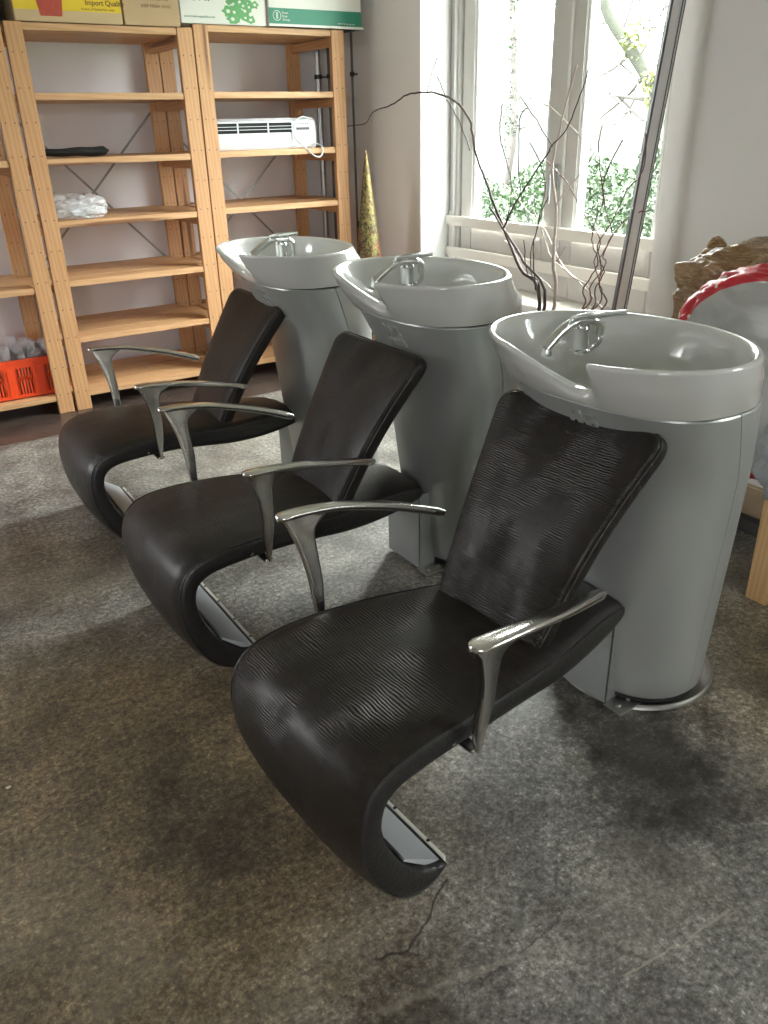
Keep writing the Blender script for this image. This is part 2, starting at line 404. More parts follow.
def window(name, x, y0, y1, z0, z1, wide=True):
    root = structure(empty(name, (x, (y0 + y1) / 2, z0)))
    oy = root.location.y
    def part(nm, boxes, mat, bev=.004, par=root):
        b = MB()
        for (xa, ya, za, xb, yb, zb) in boxes:
            b.box((xa - x, ya - oy, za - z0), (xb - x, yb - oy, zb - z0), bev)
        return b.build(nm, mat, par)
    c = y0 + (y1 - y0) * .463
    zl = z0 + .04; fw = .055; fl = .092
    part('outer_frame', [(x, y1 - fl, z0, x + .10, y1, z1), (x, y0, z0, x + .10, y0 + fw, z1),
                         (x, y0 + fw, z1 - fw, x + .10, y1 - fl, z1), (x, y0 + fw, z0, x + .10, y1 - fl, zl)], M['frame'])
    part('frame_bead', [(x - .012, y1 - .062, zl, x, y1 - .044, z1 - .05), (x - .012, y0 + .06, zl, x, y0 + .075, z1 - .05)], M['reveal'], .003)
    for k, (a, b_) in enumerate(((c + .008, y1 - fl - .004), (y0 + fw + .004, c - .008))):
        st = .095; gb = z0 + .365
        s = part('window_sash', [(x + .012, a, zl, x + .075, a + st, z1 - fw), (x + .012, b_ - st, zl, x + .075, b_, z1 - fw),
                             (x + .012, a + st, z1 - fw - st, x + .075, b_ - st, z1 - fw), (x + .012, a + st, zl, x + .075, b_ - st, gb - .03),
                             (x + .004, a + .02, zl + .12, x + .012, b_ - .02, zl + .135)], M['frame'])
        part('glazing_bead', [(x + .02, a + st, gb - .03, x + .07, b_ - st, gb), (x + .02, b_ - st - .016, gb, x + .07, b_ - st, z1 - fw - st),
                              (x + .02, a + st, gb, x + .07, a + st + .016, z1 - fw - st)], M['reveal'], .003)
        part('window_pane', [(x + .05, a + st + .014, gb, x + .056, b_ - st - .014, z1 - fw - st)], M['pane'], 0)
    # mullion cover strip and the lever handle
    part('cover_strip', [(x - .006, c - .028, zl, x + .012, c + .028, z1 - fw)], M['frame'], .003)
    b = MB()
    b.box((-.018, c - oy - .017, .545), (-.006, c - oy + .017, .665), .004)
    b.tube([(-.012, c - oy, .64), (-.05, c - oy, .64), (-.056, c - oy, .62), (-.052, c - oy + .006, .49)], [.008, .008, .009, .007], 10)
    b.build('window_handle', M['grey_metal'], root, True)
    return root
window('window_1', 3.0, W1[0] + .03, W1[1], W1[2], W1[3])
window('unseen_window_2', 3.0, W2[0], W2[1], W2[2], W2[3])
# near jamb is thicker than the window leaf: fill up to the frame
structure(prism('trim_1', (3.0, W1[0] + .001, W1[2] + .001), (3.10, W1[0] + .029, W1[3] - .001), M['reveal']))
structure(prism('trim_2', (2.775, W1[0] + .001, .505), (3.0, W1[1] - .001, .535), M['rail'], None, .004))
structure(prism('trim_3', (2.803, W1[1] - .004, .536), (2.998, W1[1] + .001, W1[3] - .001), M['reveal']))
b = MB(); b.box((2.80 - .012, 3.85, 0.6), (2.80 - .012, 3.85, .6))
structure(prism('baseboard_right', (2.78, .2, .0), (2.80, 2.2, .0351), M['plaster']))
# guard rail in the reveal
r = empty('guard_rail', (2.97, 3.2, 0))
tag(r, 'cream wooden guard rail of two boards across the window reveal', 'railing')
for z in (.852, .682):
    b = MB(); b.box((0, -.895, z - .027), (.022, .735, z + .027), .004); b.build('rail_board', M['rail'], r)
for y in (.715, -.80):
    b = MB(); b.box((.0225, y - .02, -0.0 + .537), (.0295, y + .02, .90), .002); b.build('rail_batten', M['rail'], r)
# pale screed along the wall and the metal strip before it
structure(prism('floor_screed', (2.52, .55, .0), (2.78, 2.35, .028), M['plaster']))
t = MB(); t.box((2.475, .4, 0), (2.52, 2.4, .012), .002); t.box((2.475, .4, .012), (2.483, 2.4, .05), .002); t.box((2.512, .4, .012), (2.52, 2.4, .05), .002)
t.box((2.483, .4, .03), (2.512, 2.4, .036), .001)
o = t.build('floor_channel', M['alu_dark']); tag(o, 'dark metal channel lying on the floor along the window wall', 'channel')

# ------------------------------------------------------------------ salon chairs
PAIRS = [  # outer x,z / inner x,z / half width
    ((-.083, .312), (-.088, .292), .112), ((-.095, .323), (-.10, .283), .120), ((-.20, .343), (-.215, .272), .146), ((-.34, .350), (-.365, .279), .176),
    ((-.46, .360), (-.50, .300), .198), ((-.58, .372), (-.60, .316), .214), ((-.70, .379), (-.70, .321), .224),
    ((-.78, .378), (-.78, .319), .229), ((-.84, .371), (-.83, .314), .231), ((-.885, .356), (-.857, .304), .231),
    ((-.916, .328), (-.876, .288), .231), ((-.933, .288), (-.885, .264), .231), ((-.938, .24), (-.887, .233), .231),
    ((-.932, .18), (-.875, .185), .230), ((-.913, .122), (-.855, .137), .229), ((-.888, .073), (-.829, .096), .228),
    ((-.855, .031), (-.80, .068), .227), ((-.812, .006), (-.772, .052), .226), ((-.765, .010), (-.750, .045), .225),
    ((-.735, .034), (-.735, .043), .224)]
def seat_part(parent):
    O = catmull([(a[0], 0, a[1]) for a, b, w in PAIRS], 5); I = catmull([(b[0], 0, b[1]) for a, b, w in PAIRS], 5)
    Wd = catmull([(w + .008 * min(1, max(0, (-a[0] - .2) / .4)), 0, 0) for a, b, w in PAIRS], 5)
    K = len(O); top = MB(); side = MB(); rt = []; rs = []
    NY = 28
    for i in range(K):
        o, q, w = O[i], I[i], Wd[i].x
        d = (o - q); th = d.length; d = d / max(th, 1e-6)
        e = min(1, i / 8, (K - 1 - i) / 6)
        cr = .020 * e
        ring = []
        for k in range(NY + 1):
            y = -w + 2 * w * k / NY; u = abs(y / w)
            h = cr * (1 - u ** 2.6) + (-.006 * max(0, (u - .9) / .1) ** 2)
            ring.append(o + d * h + Vector((0, y, 0)))
        rt.append(ring)
        # side wall + underside: bulging a little at the middle of the side
        g = []
        top_e, bot_e = ring[0].copy(), q.copy()
        for sgn in (-1, 1):
            pts = []
            for u, bulge in ((1, 0), (.93, .0035), (.7, .006), (.35, .0055), (.08, .002), (0, -.006)):
                p = q + (o - d * .006 - q) * u; pts.append(p + Vector((0, sgn * (w + bulge), 0)))
            g.append(pts)
        rs.append(g[0] + [q + Vector((0, y * w, 0)) for y in (-.85, -.5, 0, .5, .85)] + g[1][::-1])
    def strip(mb, R):
        n = len(R[0]); v = [p for r in R for p in r]; f = []
        for i in range(len(R) - 1):
            for j in range(n - 1):
                f.append((i * n + j, i * n + j + 1, (i + 1) * n + j + 1, (i + 1) * n + j))
        mb.add(v, f)
    strip(top, rt); strip(side, rs)
    # end caps
    for R, T in ((rs[0], rt[0]), (rs[-1], rt[-1])):
        side.add(R + T[::-1], [tuple(range(len(R) + len(T)))])
    s = top.build('seat', M['leather'], parent, True, 60)
    sd = side.build('seat_side', M['side_leather'], s, True, 50)
    # piping along both top edges
    for e in (0, NY):
        p = MB(); pts = [rt[i][e] + Vector((0, (-.001 if e == 0 else .001), 0)) for i in range(2, K - 1)]
        p.tube(pts, .0028, 6); p.build('piping', M['side_leather'], s, True)
    return s

def pad(outline, scales, f_front, thick, tr):
    """cushion from a closed 2D outline (u, v) -> tr(u, v, n)"""
    cx = sum(p[0] for p in outline) / len(outline); cy = sum(p[1] for p in outline) / len(outline)
    mb = MB(); rings = []
    ring = lambda s, n, fr=True: [tr(cx + (p[0] - cx) * s, cy + (p[1] - cy) * s, n + (f_front(cx + (p[0] - cx) * s, cy + (p[1] - cy) * s, s) if fr else f_front(cx + (p[0] - cx) * s, cy + (p[1] - cy) * s, s) * .6)) for p in outline]
    for s in (.02, .15, .3, .45, .6, .75, .87, .94, .975): rings.append(ring(s, 0))
    rings.append(ring(.992, -.004)); rings.append(ring(1.0, -.012))
    rings.append(ring(1.006, -thick * .5)); rings.append(ring(1.0, -thick + .012)); rings.append(ring(.985, -thick + .003))
    for s in (.95, .8, .5, .2, .02): rings.append(ring(s, -thick, False))
    mb.loft(rings)
    return mb

def rounded(pts, r, n=7):
    out = []
    K = len(pts)
    for i in range(K):
        p = Vector(pts[i]); a = Vector(pts[i - 1]); b = Vector(pts[(i + 1) % K])
        rr = r[i] if hasattr(r, '__len__') else r
        p1 = p + (a - p).normalized() * rr; p2 = p + (b - p).normalized() * rr
        for k in range(n + 1):
            t = k / n; out.append(((1 - t) ** 2 * p1 + 2 * t * (1 - t) * p + t * t * p2))
    dense = []
    for i in range(len(out)):
        a, b = out[i], out[(i + 1) % len(out)]
        L_ = (b - a).length; m = max(1, int(L_ / .02))
        for k in range(m): dense.append(tuple(a + (b - a) * k / m))
    return dense

def make_chair(pose, tilt=0.0, topw=.205):
    x, y, t = pose
    root = empty('salon_chair', (x, y, 0), t)
    seat_part(root)
    # backrest
    B0 = Vector((-.437, 0, .372)); ang = math.atan2(.398, .236) + tilt
    d = Vector((math.cos(ang), 0, math.sin(ang))); nn = Vector((-math.sin(ang), 0, math.cos(ang)))
    Ht = .498
    ol = rounded([(-.155, -.01), (.155, -.01), (.185, Ht * .55), (topw, Ht), (-topw, Ht), (-.185, Ht * .55)], [.03, .03, .12, .05, .05, .12])
    def front(u, v, s):
        vv = max(0, min(1, v / Ht))
        return .016 * (abs(u) / topw) ** 2 * vv - .02 * vv * vv + .012 * math.sin(vv * PI) - .012 * s ** 6
    tr = lambda u, v, n: B0 + d * v + Vector((0, u, 0)) + nn * n
    bk = pad(ol, None, front, .046, tr).build('backrest', M['leather'], root, True, 180)
    # piping round the front edge
    ring = [tr(p[0], p[1], -.010 + front(p[0], p[1], 1)) for p in ol]
    c = MB(); c.tube(ring, .003, 6, closed=True); c.build('piping', M['side_leather'], bk, True)
    # armrests
    for sg in (-1, 1):
        a = MB()
        sp = catmull([(-.752, .306, .594), (-.70, .309, .593), (-.61, .305, .583), (-.53, .294, .566), (-.45, .276, .546), (-.385, .256, .526), (-.338, .239, .508)], 5)
        K = len(sp); rings = []
        for i, p in enumerate(sp):
            u = i / (K - 1); tan = (sp[min(i + 1, K - 1)] - sp[max(i - 1, 0)]).normalized()
            lat = Vector((0, 0, 1)).cross(tan).normalized(); up = tan.cross(lat)
            w = (.0215 - .010 * u) * (min(1, .35 + u * 12) if u < .06 else 1); h = .0055 + .0035 * u
            if u > .96: w *= .8; h *= .8
            rr = []
            for q in range(14):
                th = 2 * PI * q / 14; cx_, sx_ = math.cos(th), math.sin(th)
                e = .75
                P = p + lat * w * math.copysign(abs(cx_) ** e, cx_) + up * (h * math.copysign(abs(sx_) ** e, sx_) * (1.0 if sx_ > 0 else 1.5))
                rr.append(Vector((P.x, sg * P.y, P.z)))
            rings.append(rr)
        a.loft(rings)
        arm = a.build('armrest', M['alu'], root, True, 60)
        f = catmull([(-.742, .305, .588), (-.728, .299, .556), (-.711, .289, .50), (-.701, .277, .44), (-.698, .268, .387), (-.694, .262, .345), (-.688, .259, .312)], 5)
        g = catmull([(-.625, .303, .580), (-.668, .294, .552), (-.672, .285, .50), (-.669, .276, .44), (-.672, .268, .387), (-.677, .262, .345), (-.680, .259, .312)], 5)
        pb = MB(); rings = []
        for i in range(len(f)):
            A, C_ = f[i], g[i]; u = i / (len(f) - 1); hw = .013 - .005 * u
            m_ = (A + C_) / 2; ring = []
            for (s_, w_) in ((0, .25), (.04, .8), (.16, 1), (.5, .72), (.84, 1), (.96, .8), (1, .25), (1, -.25), (.96, -.8), (.84, -1), (.5, -.72), (.16, -1), (.04, -.8), (0, -.25)):
                P = A + (C_ - A) * s_ + Vector((0, w_ * hw, 0)); ring.append(Vector((P.x, sg * P.y, P.z)))
            rings.append(ring)
        pb.loft(rings)
        # foot of the post, turned in under the seat side
        pb.box((-.698, sg * .260, .308), (-.672, sg * .20, .318), .004)
        pb.build('armrest_post', M['alu'], arm, True, 50)
        bo = MB(); bo.lathe([(.0, 0), (.009, 0), (.010, .003), (.007, .006), (0, .007)], n=14)
        ob = bo.build('bolt', M['chrome'], arm, True, loc=(-.722, sg * .232, .338)); ob.rotation_euler = (-sg * PI / 2, 0, 0)
    # floor plate in the curl of the seat
    p = MB(); v = []
    for yy in (-.222, .222):
        v += [(-.830, yy, .100), (-.826, yy, .104), (-.722, yy, .030), (-.724, yy, .0225), (-.75, yy, .030)]
    p.add(v, [(0, 1, 6, 5), (1, 2, 7, 6), (2, 3, 8, 7), (3, 4, 9, 8), (4, 0, 5, 9), (0, 4, 3, 2, 1), (5, 6, 7, 8, 9)])
    pl = p.build('floor_plate', M['plate'], root)
    e = MB(); e.box((-.735, -.2225, .027), (-.722, .2225, .0405), .003)
    ee = e.build('plate_edge', M['rail'], pl)
    for yy in (-.17, .17, -.06, .06):
        h = MB(); h.lathe([(.0, 0), (.004, 0), (.004, .001), (0, .001)], n=10); h.build('screw', M['dark'], pl, loc=(-.7265, yy, .0402))
    # rear bracket down to the basin's foot plate
    k = MB()
    k.box((-.078, -.092, .012), (-.074, .092, .280), .001)
    k.box((-.078, -.092, .012), (-.015, -.088, .280), .001); k.box((-.078, .088, .012), (-.015, .092, .280), .001)
    k.box((-.20, -.075, .270), (-.07, .075, .276), .001)
    k.box((-.078, -.135, .013), (-.045, -.088, .017), .001)
    br = k.build('rear_bracket', M['grey_metal'], root)
    k = MB(); k.box((-.088, -.150, .0135), (.0, -.093, .0175), .001)
    for xx in (-.065, -.022): k.lathe([(0, 0), (.008, 0), (.0075, .005), (0, .006)], (xx, -.12, .0175), 6)
    k.build('bolted_tab', M['steel'], br, True, 30)
    return root
PN = (1.416, 1.187, .067); PM = (1.439, 2.02, .002); PF = (1.461, 2.901, -.018)
ch = make_chair(PN, 0, .228)
tag(ch, 'dark ribbed leather shampoo chair closest to the camera, by the basin next to the sack', 'chair', 'salon shampoo chairs')
ch2 = copy_tree(ch); ch2.location = (PM[0], PM[1], 0); ch2.rotation_euler = (0, 0, PM[2])

def sink(c, dx, dz):
    for o_ in c.children:
        if o_.name.startswith('backrest'): o_.location = (dx, 0, dz)
sink(ch2, .008, -.022)
tag(ch2, 'middle one of the three dark leather shampoo chairs, between its two twins', 'chair', 'salon shampoo chairs')
ch3 = copy_tree(ch); ch3.location = (PF[0], PF[1], 0); ch3.rotation_euler = (0, 0, PF[2])
sink(ch3, .004, -.012)
tag(ch3, 'smooth dark leather shampoo chair standing nearest the pine shelves', 'chair', 'salon shampoo chairs')

# ------------------------------------------------------------------ wash basins on pedestals
ZS, ZR = .824, .935
def ell(cx, a, b, th, e=1.0):
    return (cx + a * math.cos(th), b * math.sin(th))
def sup(c, p): return math.copysign(abs(c) ** (2 / p), c)
def ovp(th, p):
    q_ = p if math.cos(th) < 0 else 2.0
    return sup(math.cos(th), q_), sup(math.sin(th), q_)
def make_station(pose, kz=1.0):
    x, y, t = pose
    root = empty('wash_basin', (x, y, 0), t); root.scale = (1, 1, kz)
    NT = 288
    TH = [2 * PI * k / NT for k in range(NT)]
    def notch(y_):
        q = y_ + .035
        if q < 0: s = max(0, min(1, 1 - (-q / .066) ** 3.4)); return s
        s = max(0, 1 - q / .165); return s * s * (3 - 2 * s)
    rings = []
    prof = [  # z, cx, a, b
        (ZS, -.010, .2160, .2760), (ZS + .003, -.012, .2175, .2775), (.845, -.028, .2195, .2830), (.870, -.046, .2250, .2915), (.895, -.064, .2310, .3005),
        (.915, -.076, .2340, .3020), (.926, -.082, .2360, .3040), (.932, -.084, .2350, .3035), (.9355, -.085, .2300, .2985), (.935, -.085, .2245, .293),
        (.930, -.085, .2175, .287), (.915, -.082, .210, .282), (.89, -.076, .197, .277), (.86, -.066, .182, .260), (.835, -.054, .160, .235),
        (.815, -.040, .130, .200), (.803, -.028, .095, .150), (.797, -.020, .055, .085), (.794, -.015, .024, .026)]
    for k_, (z, cx, a, b) in enumerate(prof):
        r = []
        for th in TH:
            pw = 2 + .8 * max(0, min(1, (.915 - z) / .09)) if k_ < 9 else 2
            px, py = cx + a * ovp(th, pw)[0], b * ovp(th, pw)[1]
            lift = max(0, min(1, (px - .02) / .16)); lift = lift * lift * (3 - 2 * lift)
            zz = z + .040 * lift * max(0, 1 - (z - ZS) / (.93 - ZS)) if k_ < 9 else z
            if math.cos(th) < 0:
                n = notch(py)
                zn = ZR - .076 * n
                if z > .845: 
                    lo = .815 if False else .845
                    zz = lo + (z - lo) * (zn - lo) / (ZR - lo)
                    # the neck lip is broad and rolls outwards
                    if k_ < 9: px += .080 * n * min(1, (z - .845) / .08)
                    else: px += .080 * n * (1 if z > .925 else max(0, (z - .85) / .075))
                    if 9 <= k_ <= 12: px += .004 * (k_ - 8) * n
            r.append((px, py, zz))
        rings.append(r)
    b = MB(); b.loft(rings, False, False)
    bowl = b.build('basin_bowl', M['ceramic'], root, True, 180)
    b = MB(); b.lathe([(0, 0), (.022, 0), (.026, .002), (.024, .005), (.012, .004), (0, .002)], (-.015, 0, .793), 20)
    b.build('drain', M['chrome'], bowl, True)
    # pedestal: front shell and rear panel, a dark liner shows in the joints
    def oval(z, inset=0):
        u = min(1, max(0, z / .82)); bb = .196 + .080 * u - inset
        fx = -.068 - .066 * u - .078 * max(0, (u - .80) / .20) ** 1.12; rx = .262 - .057 * u
        return (fx + rx) / 2, (rx - fx) / 2 - inset, bb
    zs = [.030, .034, .045, .10, .2, .3, .4, .5, .6, .655, .70, .74, .78, .815, .819]
    ins = [.02, .008, 0, 0, 0, 0, 0, 0, 0, 0, 0, 0, 0, .001, .004]
    def top(z, x_):
        l_ = max(0, min(1, (x_ - .02) / .16)); l_ = l_ * l_ * (3 - 2 * l_)
        return z + .040 * l_ * max(0, (z - .5) / .32)
    def shell(t0, t1, n):
        mb = MB(); outer = []
        for z, i_ in zip(zs, ins):
            cx, a, bb = oval(z, i_)
            p_ = 2.1 + .7 * min(1, z / .82)
            outer.append([(cx + a * ovp(t_, p_)[0], bb * ovp(t_, p_)[1], top(z, cx + a * ovp(t_, p_)[0])) for t_ in [t0 + (t1 - t0) * k / n for k in range(n + 1)]])
        inner = []
        for z, i_ in zip(zs, ins):
            cx, a, bb = oval(z, i_ + .008)
            p_ = 2.1 + .7 * min(1, z / .82)
            inner.append([(cx + a * ovp(t_, p_)[0], bb * ovp(t_, p_)[1], top(z, cx + a * ovp(t_, p_)[0])) for t_ in [t0 + (t1 - t0) * k / n for k in range(n + 1)]])
        R = [o_ + i_[::-1] for o_, i_ in zip(outer, inner)]
        mb.loft(R, True, True); return mb
    tj = math.radians(93); g = .008
    fs = shell(tj + g, 2 * PI - tj - g, 96).build('pedestal_shell', M['shell'], root, True, 35)
    shell(-tj, tj, 50).build('pedestal_rear_panel', M['shell'], root, True, 35)
    li = MB(); rr = []
    for z in (.02, .035, .4, .66, .74, .824):
        cx, a, bb = oval(z, .0095); p_ = 2.1 + .7 * min(1, z / .82); rr.append([(cx + a * ovp(q, p_)[0], bb * ovp(q, p_)[1], top(z, cx + a * ovp(q, p_)[0])) for q in TH[::4]])
    li.loft(rr, True, False); li.build('pedestal_core', M['dark'], root, True, 40)
    # embossed lettering on the front shell (faces the chair)
    def emboss(body, z, size, nm):
        cx, a, bb = oval(z)
        w = size * .78
        off = -w * (len(body) - 1) / 2
        ob = font_mesh(nm, body, size, M['shell'], fs, extrude=.0034, offset=.0012, bevel_depth=.0008, align_x='CENTER', space_character=1.10)
        for v in ob.data.vertices:                       # wrap the raised letters on the curved front
            yy = -.014 - v.co.x; zz = z + v.co.y; cx_, a_, b_ = oval(zz); p_ = 2.1 + .7 * min(1, zz / .82)
            fx_ = cx_ - a_ * (1 - (abs(yy) / b_) ** p_) ** (1 / p_)
            v.co = Vector((fx_ - v.co.z - .0006, yy, zz))
        return ob
    emboss('MG', .762, .050, 'embossed_logo'); emboss('BROSS', .736, .026, 'embossed_lettering')
    # round steel foot plate
    b = MB(); b.lathe([(0, 0), (.206, 0), (.209, .003), (.207, .009), (.201, .0125), (0, .0125)], (.125, 0, 0), 72)
    fp = b.build('foot_plate', M['steel'], root, True, 30)
    b = MB(); b.lathe([(.19, .0125), (.19, .030), (.16, .032)], (.0, 0, 0), 48, cap0=False, cap1=False)
    # mixer tap
    tp = MB(); cx, cy = -.022, .152
    tp.lathe([(.0, 0), (.026, 0), (.026, .006), (.022, .010), (.022, .052), (.024, .058), (.020, .068), (.010, .073), (0, .074)], (cx, cy, .862), 28)
    tap = tp.build('mixer_tap', M['chrome'], root, True, 40)
    lv = MB()
    pts = catmull([(cx, cy, .932), (cx - .050, cy - .022, .948), (cx - .045, cy - .045, .957), (cx - .02, cy - .075, .962), (cx + .022, cy - .105, .966)], 5)
    lv.tube(pts, [.009 + .003 * math.sin(PI * i / (len(pts) - 1)) for i in range(len(pts))], 12, flat=.55)
    lv.build('tap_lever', M['chrome'], tap, True)
    sp_ = MB()
    pts = catmull([(cx - .130, cy - .012, .893), (cx - .105, cy - .012, .909), (cx - .07, cy - .012, .928), (cx - .03, cy - .016, .940), (cx + .005, cy - .03, .940), (cx + .028, cy - .034, .928), (cx + .034, cy - .03, .905)], 5)
    sp_.tube(pts, [.013 - .003 * i / len(pts) for i in range(len(pts))], 14)
    sh = sp_.build('hand_shower', M['chrome'], tap, True)
    hd = MB(); hd.lathe([(0, 0), (.012, 0), (.014, .006), (.010, .018), (0, .020)], (cx - .126, cy - .014, .876), 16)
    hd.build('shower_head', M['chrome'], tap, True)
    hs = MB(); hs.tube(catmull([(cx + .034, cy - .03, .905), (cx + .038, cy - .026, .885), (cx + .03, cy - .01, .868), (cx + .01, cy + .02, .862)], 5), .007, 10)
    hs.build('shower_hose', M['chrome'], tap, True)
    return root
st = make_station((1.424, 1.174, .067))
tag(st, 'oval grey-white wash basin on tall pedestal, closest to the camera and the wrapped sack', 'wash basin', 'salon wash basins')
st2 = copy_tree(st); st2.location = (1.486, 1.982, 0); st2.rotation_euler = (0, 0, 0.0); st2.scale = (1, 1, 1.036)
tag(st2, 'middle one of the three oval pedestal wash basins, behind the middle chair', 'wash basin', 'salon wash basins')
st3 = copy_tree(st); st3.location = (1.45, 2.78, 0); st3.rotation_euler = (0, 0, -.012); st3.scale = (1, 1, 1.03)
tag(st3, 'oval pedestal wash basin standing nearest the pine shelves and glitter cone', 'wash basin', 'salon wash basins')

# ------------------------------------------------------------------ pine shelving
def upright(x0, x1, y0, y1, h):
    b = MB(); b.box((x0, y0, 0), (x1, y1, h), .002)
    k = 0
    z = .10
    while z < h - .02:
        for q in (.24, .76):
            b.lathe([(0, 0), (.0035, 0), (.0032, .001), (0, .0012)], (0, 0, 0), 8, 1)
            n = 4 * 8
            cx = x0 + (x1 - x0) * q
            for i in range(len(b.v) - n, len(b.v)):
                v = b.v[i]; b.v[i] = Vector((cx + v.x, y0 - v.z, z + v.y))
        z += .144
    return b
def shelf_unit(x0, x1, h, boards, label, braces, left_open=True, wu=.078):
    root = empty('pine_shelving_unit', ((x0 + x1) / 2, 4.68, 0))
    tag(root, label, 'shelves', 'pine shelving units')
    def part(b, nm, mat, sm=False):
        for v in b.v: v.x -= root.location.x; v.y -= root.location.y
        return b.build(nm, mat, root, sm)
    for (a, c) in ((x0, x0 + wu), (x1 - wu, x1)):
        for (ya, yb) in ((4.41, 4.443), (4.935, 4.968)):
            part(upright(a, c, ya, yb, h if h > 0 else 1.8), 'upright', [M['pine_z'], M['nail']])
        for zt in boards:
            b = MB(); b.box((a + .022, 4.443, zt - .075), (a + .056, 4.935, zt - .032), .002); part(b, 'rung', M['pine_y'])
    for zt in boards:
        b = MB()
        for k in range(4):
            ya = 4.415 + k * .1385
            lo = (x0 + (wu if k in (0, 3) else .004) + .001, ya, zt - .030); hi = (x1 - (wu if k in (0, 3) else .004) - .001, ya + .136, zt)
            b.box(lo, hi, .002)
        part(b, 'shelf_board', M['pine_x'])
    for (p, q) in braces:
        b = MB(); off = .0 if p[2] < q[2] else .004
        p_ = Vector((p[0], 4.972 + off, p[2])); q_ = Vector((q[0], 4.972 + off, q[2]))
        dd = (q_ - p_).normalized(); s_ = Vector((-dd.z, 0, dd.x)) * .006; tt = Vector((0, .0015, 0))
        v = [p_ + s_, p_ - s_, q_ - s_, q_ + s_, p_ + s_ + tt, p_ - s_ + tt, q_ - s_ + tt, q_ + s_ + tt]
        b.add(v, [(0, 1, 2, 3), (4, 7, 6, 5), (0, 4, 5, 1), (1, 5, 6, 2), (2, 6, 7, 3), (3, 7, 4, 0)])
        part(b, 'cross_brace', M['grey_metal'])
    return root
BZ = [.098, .385, .670, .955, 1.238, 1.520, 1.803]
shelf_unit(.872, 1.750, 1.805, BZ, 'pine shelf unit in the middle holding a black pad and crumpled plastic', [((.90, 0, 1.472), (1.72, 0, .592)), ((.90, 0, .642), (1.72, 0, 1.489))])
shelf_unit(1.756, 2.622, 1.822, [z + .004 for z in BZ[:-1]] + [1.822], 'pine shelf unit beside the corner pipes holding a white wall heater', [((1.78, 0, 1.348), (2.6, 0, .511)), ((1.78, 0, .542), (2.6, 0, 1.36))])
shelf_unit(-.02, .858, 1.80, [.098, .385 + .27, 1.238, 1.79], 'pine shelf unit cut off by the picture edge holding an orange crate', [])

# ------------------------------------------------------------------ boxes on top
def carton(x0, x1, y0, y1, z0, h, mat, label, cat='box'):
    root = empty('cardboard_box', ((x0 + x1) / 2, (y0 + y1) / 2, z0)); root.rotation_euler = (0, 0, 0)
    w, d = (x1 - x0) / 2, (y1 - y0) / 2
    b = MB(); b.box((-w, -d, 0), (w, d, h), .003)
    body = b.build('box_body', mat, root)
    b = MB(); b.box((-w + .002, -.0008, h), (w - .002, .0008, h + .0008)); b.box((-w - .0006, -.03, h - .06), (-w + .03, .03, h + .0012)); 
    b.build('packing_tape', M['carton'], root)
    tag(root, label, cat, 'boxes on top of the shelves'); return root, w, d
ZT = 1.8245
FR = (PI / 2, 0, 0)
r, w, d = carton(.925, 1.408, 4.40, 4.80, ZT - .018, .27, M['carton_y'], 'tan carton with yellow band and red picture, on top of the middle shelf unit')
b = MB(); b.box((-w + .001, -d - .0012, .045), (w - .001, -d + .001, .115)); b.build('yellow_band', M['yellow'], r)
b = MB(); b.add([(-.13, -d - .002, .022), (-.035, -d - .002, .022), (-.01, -d - .002, .22), (-.165, -d - .002, .22), (-.13, -d, .022), (-.035, -d, .022), (-.01, -d, .22), (-.165, -d, .22)],
                [(0, 1, 2, 3), (4, 7, 6, 5), (0, 4, 5, 1), (1, 5, 6, 2), (2, 6, 7, 3), (3, 7, 4, 0)]); b.build('printed_picture', M['redprint'], r)
text('printed_text', 'Product of Thailand', .026, M['ink_brown'], r, (.07, -d - .0016, .118), FR)
text('printed_text', 'Import Quality', .030, M['ink_brown'], r, (.075, -d - .0016, .072), FR, bold=.0005)
text('printed_text', 'Product of Thailand Net weight', .012, M['ink_brown'], r, (.055, -d - .0016, .052), FR)
r, w, d = carton(1.416, 1.692, 4.40, 4.72, ZT - .018, .27, M['carton'], 'plain brown carton between the yellow banded one and the cabbage one')
text('printed_text', 'PRODUCT OF', .020, M['ink_brown'], r, (-.03, -d - .0008, .13), FR)
text('printed_text', 'THAILAND', .020, M['ink_brown'], r, (-.01, -d - .0008, .105), FR)
text('printed_text', 'KEEP FRESH 10 KG', .018, M['ink_brown'], r, (-.05, -d - .0008, .075), FR)
r, w, d = carton(1.697, 2.160, 4.402, 4.78, ZT + .0, .27, M['white_box'], 'white carton printed with a green cabbage')
text('printed_text', 'P E T K', .040, M['ink'], r, (-.20, -d - .0008, .098), FR, bold=.001)
text('printed_text', 'www.fresh-vegetables.com', .015, M['green'], r, (-.215, -d - .0008, .025), FR)
b = MB()
for i in range(34):
    a = random.uniform(0, 2 * PI); rr = random.uniform(.0, .085)
    cx, cz = .095 + rr * math.cos(a) * 1.05, .075 + rr * math.sin(a) * .75
    s = random.uniform(.016, .034); n = 12; y_ = -d - .0008 - i * .00004
    pts = [(cx + s * (1 + .25 * math.sin(5 * q + i)) * math.cos(q), y_, max(.004, cz + s * .8 * (1 + .25 * math.sin(5 * q + i)) * math.sin(q))) for q in [2 * PI * k / n for k in range(n)]]
    ring2 = [(p[0] * .35 + cx * .65, y_ - .0001, p[2] * .35 + cz * .65) for p in pts]
    b.add(pts, [tuple(range(n))], 0); b.add(ring2, [tuple(range(n))], 1)
b.build('printed_cabbage', [M['leafprint'], M['white_box']], r)
r, w, d = carton(2.166, 2.722, 4.385, 4.76, ZT + .0, .27, M['white_box'], 'white and green carton overhanging the corner end of the shelves')
b = MB(); b.box((-w + .0005, -d - .001, .012), (w - .0005, -d + .001, .082)); b.build('green_band', M['green'], r)
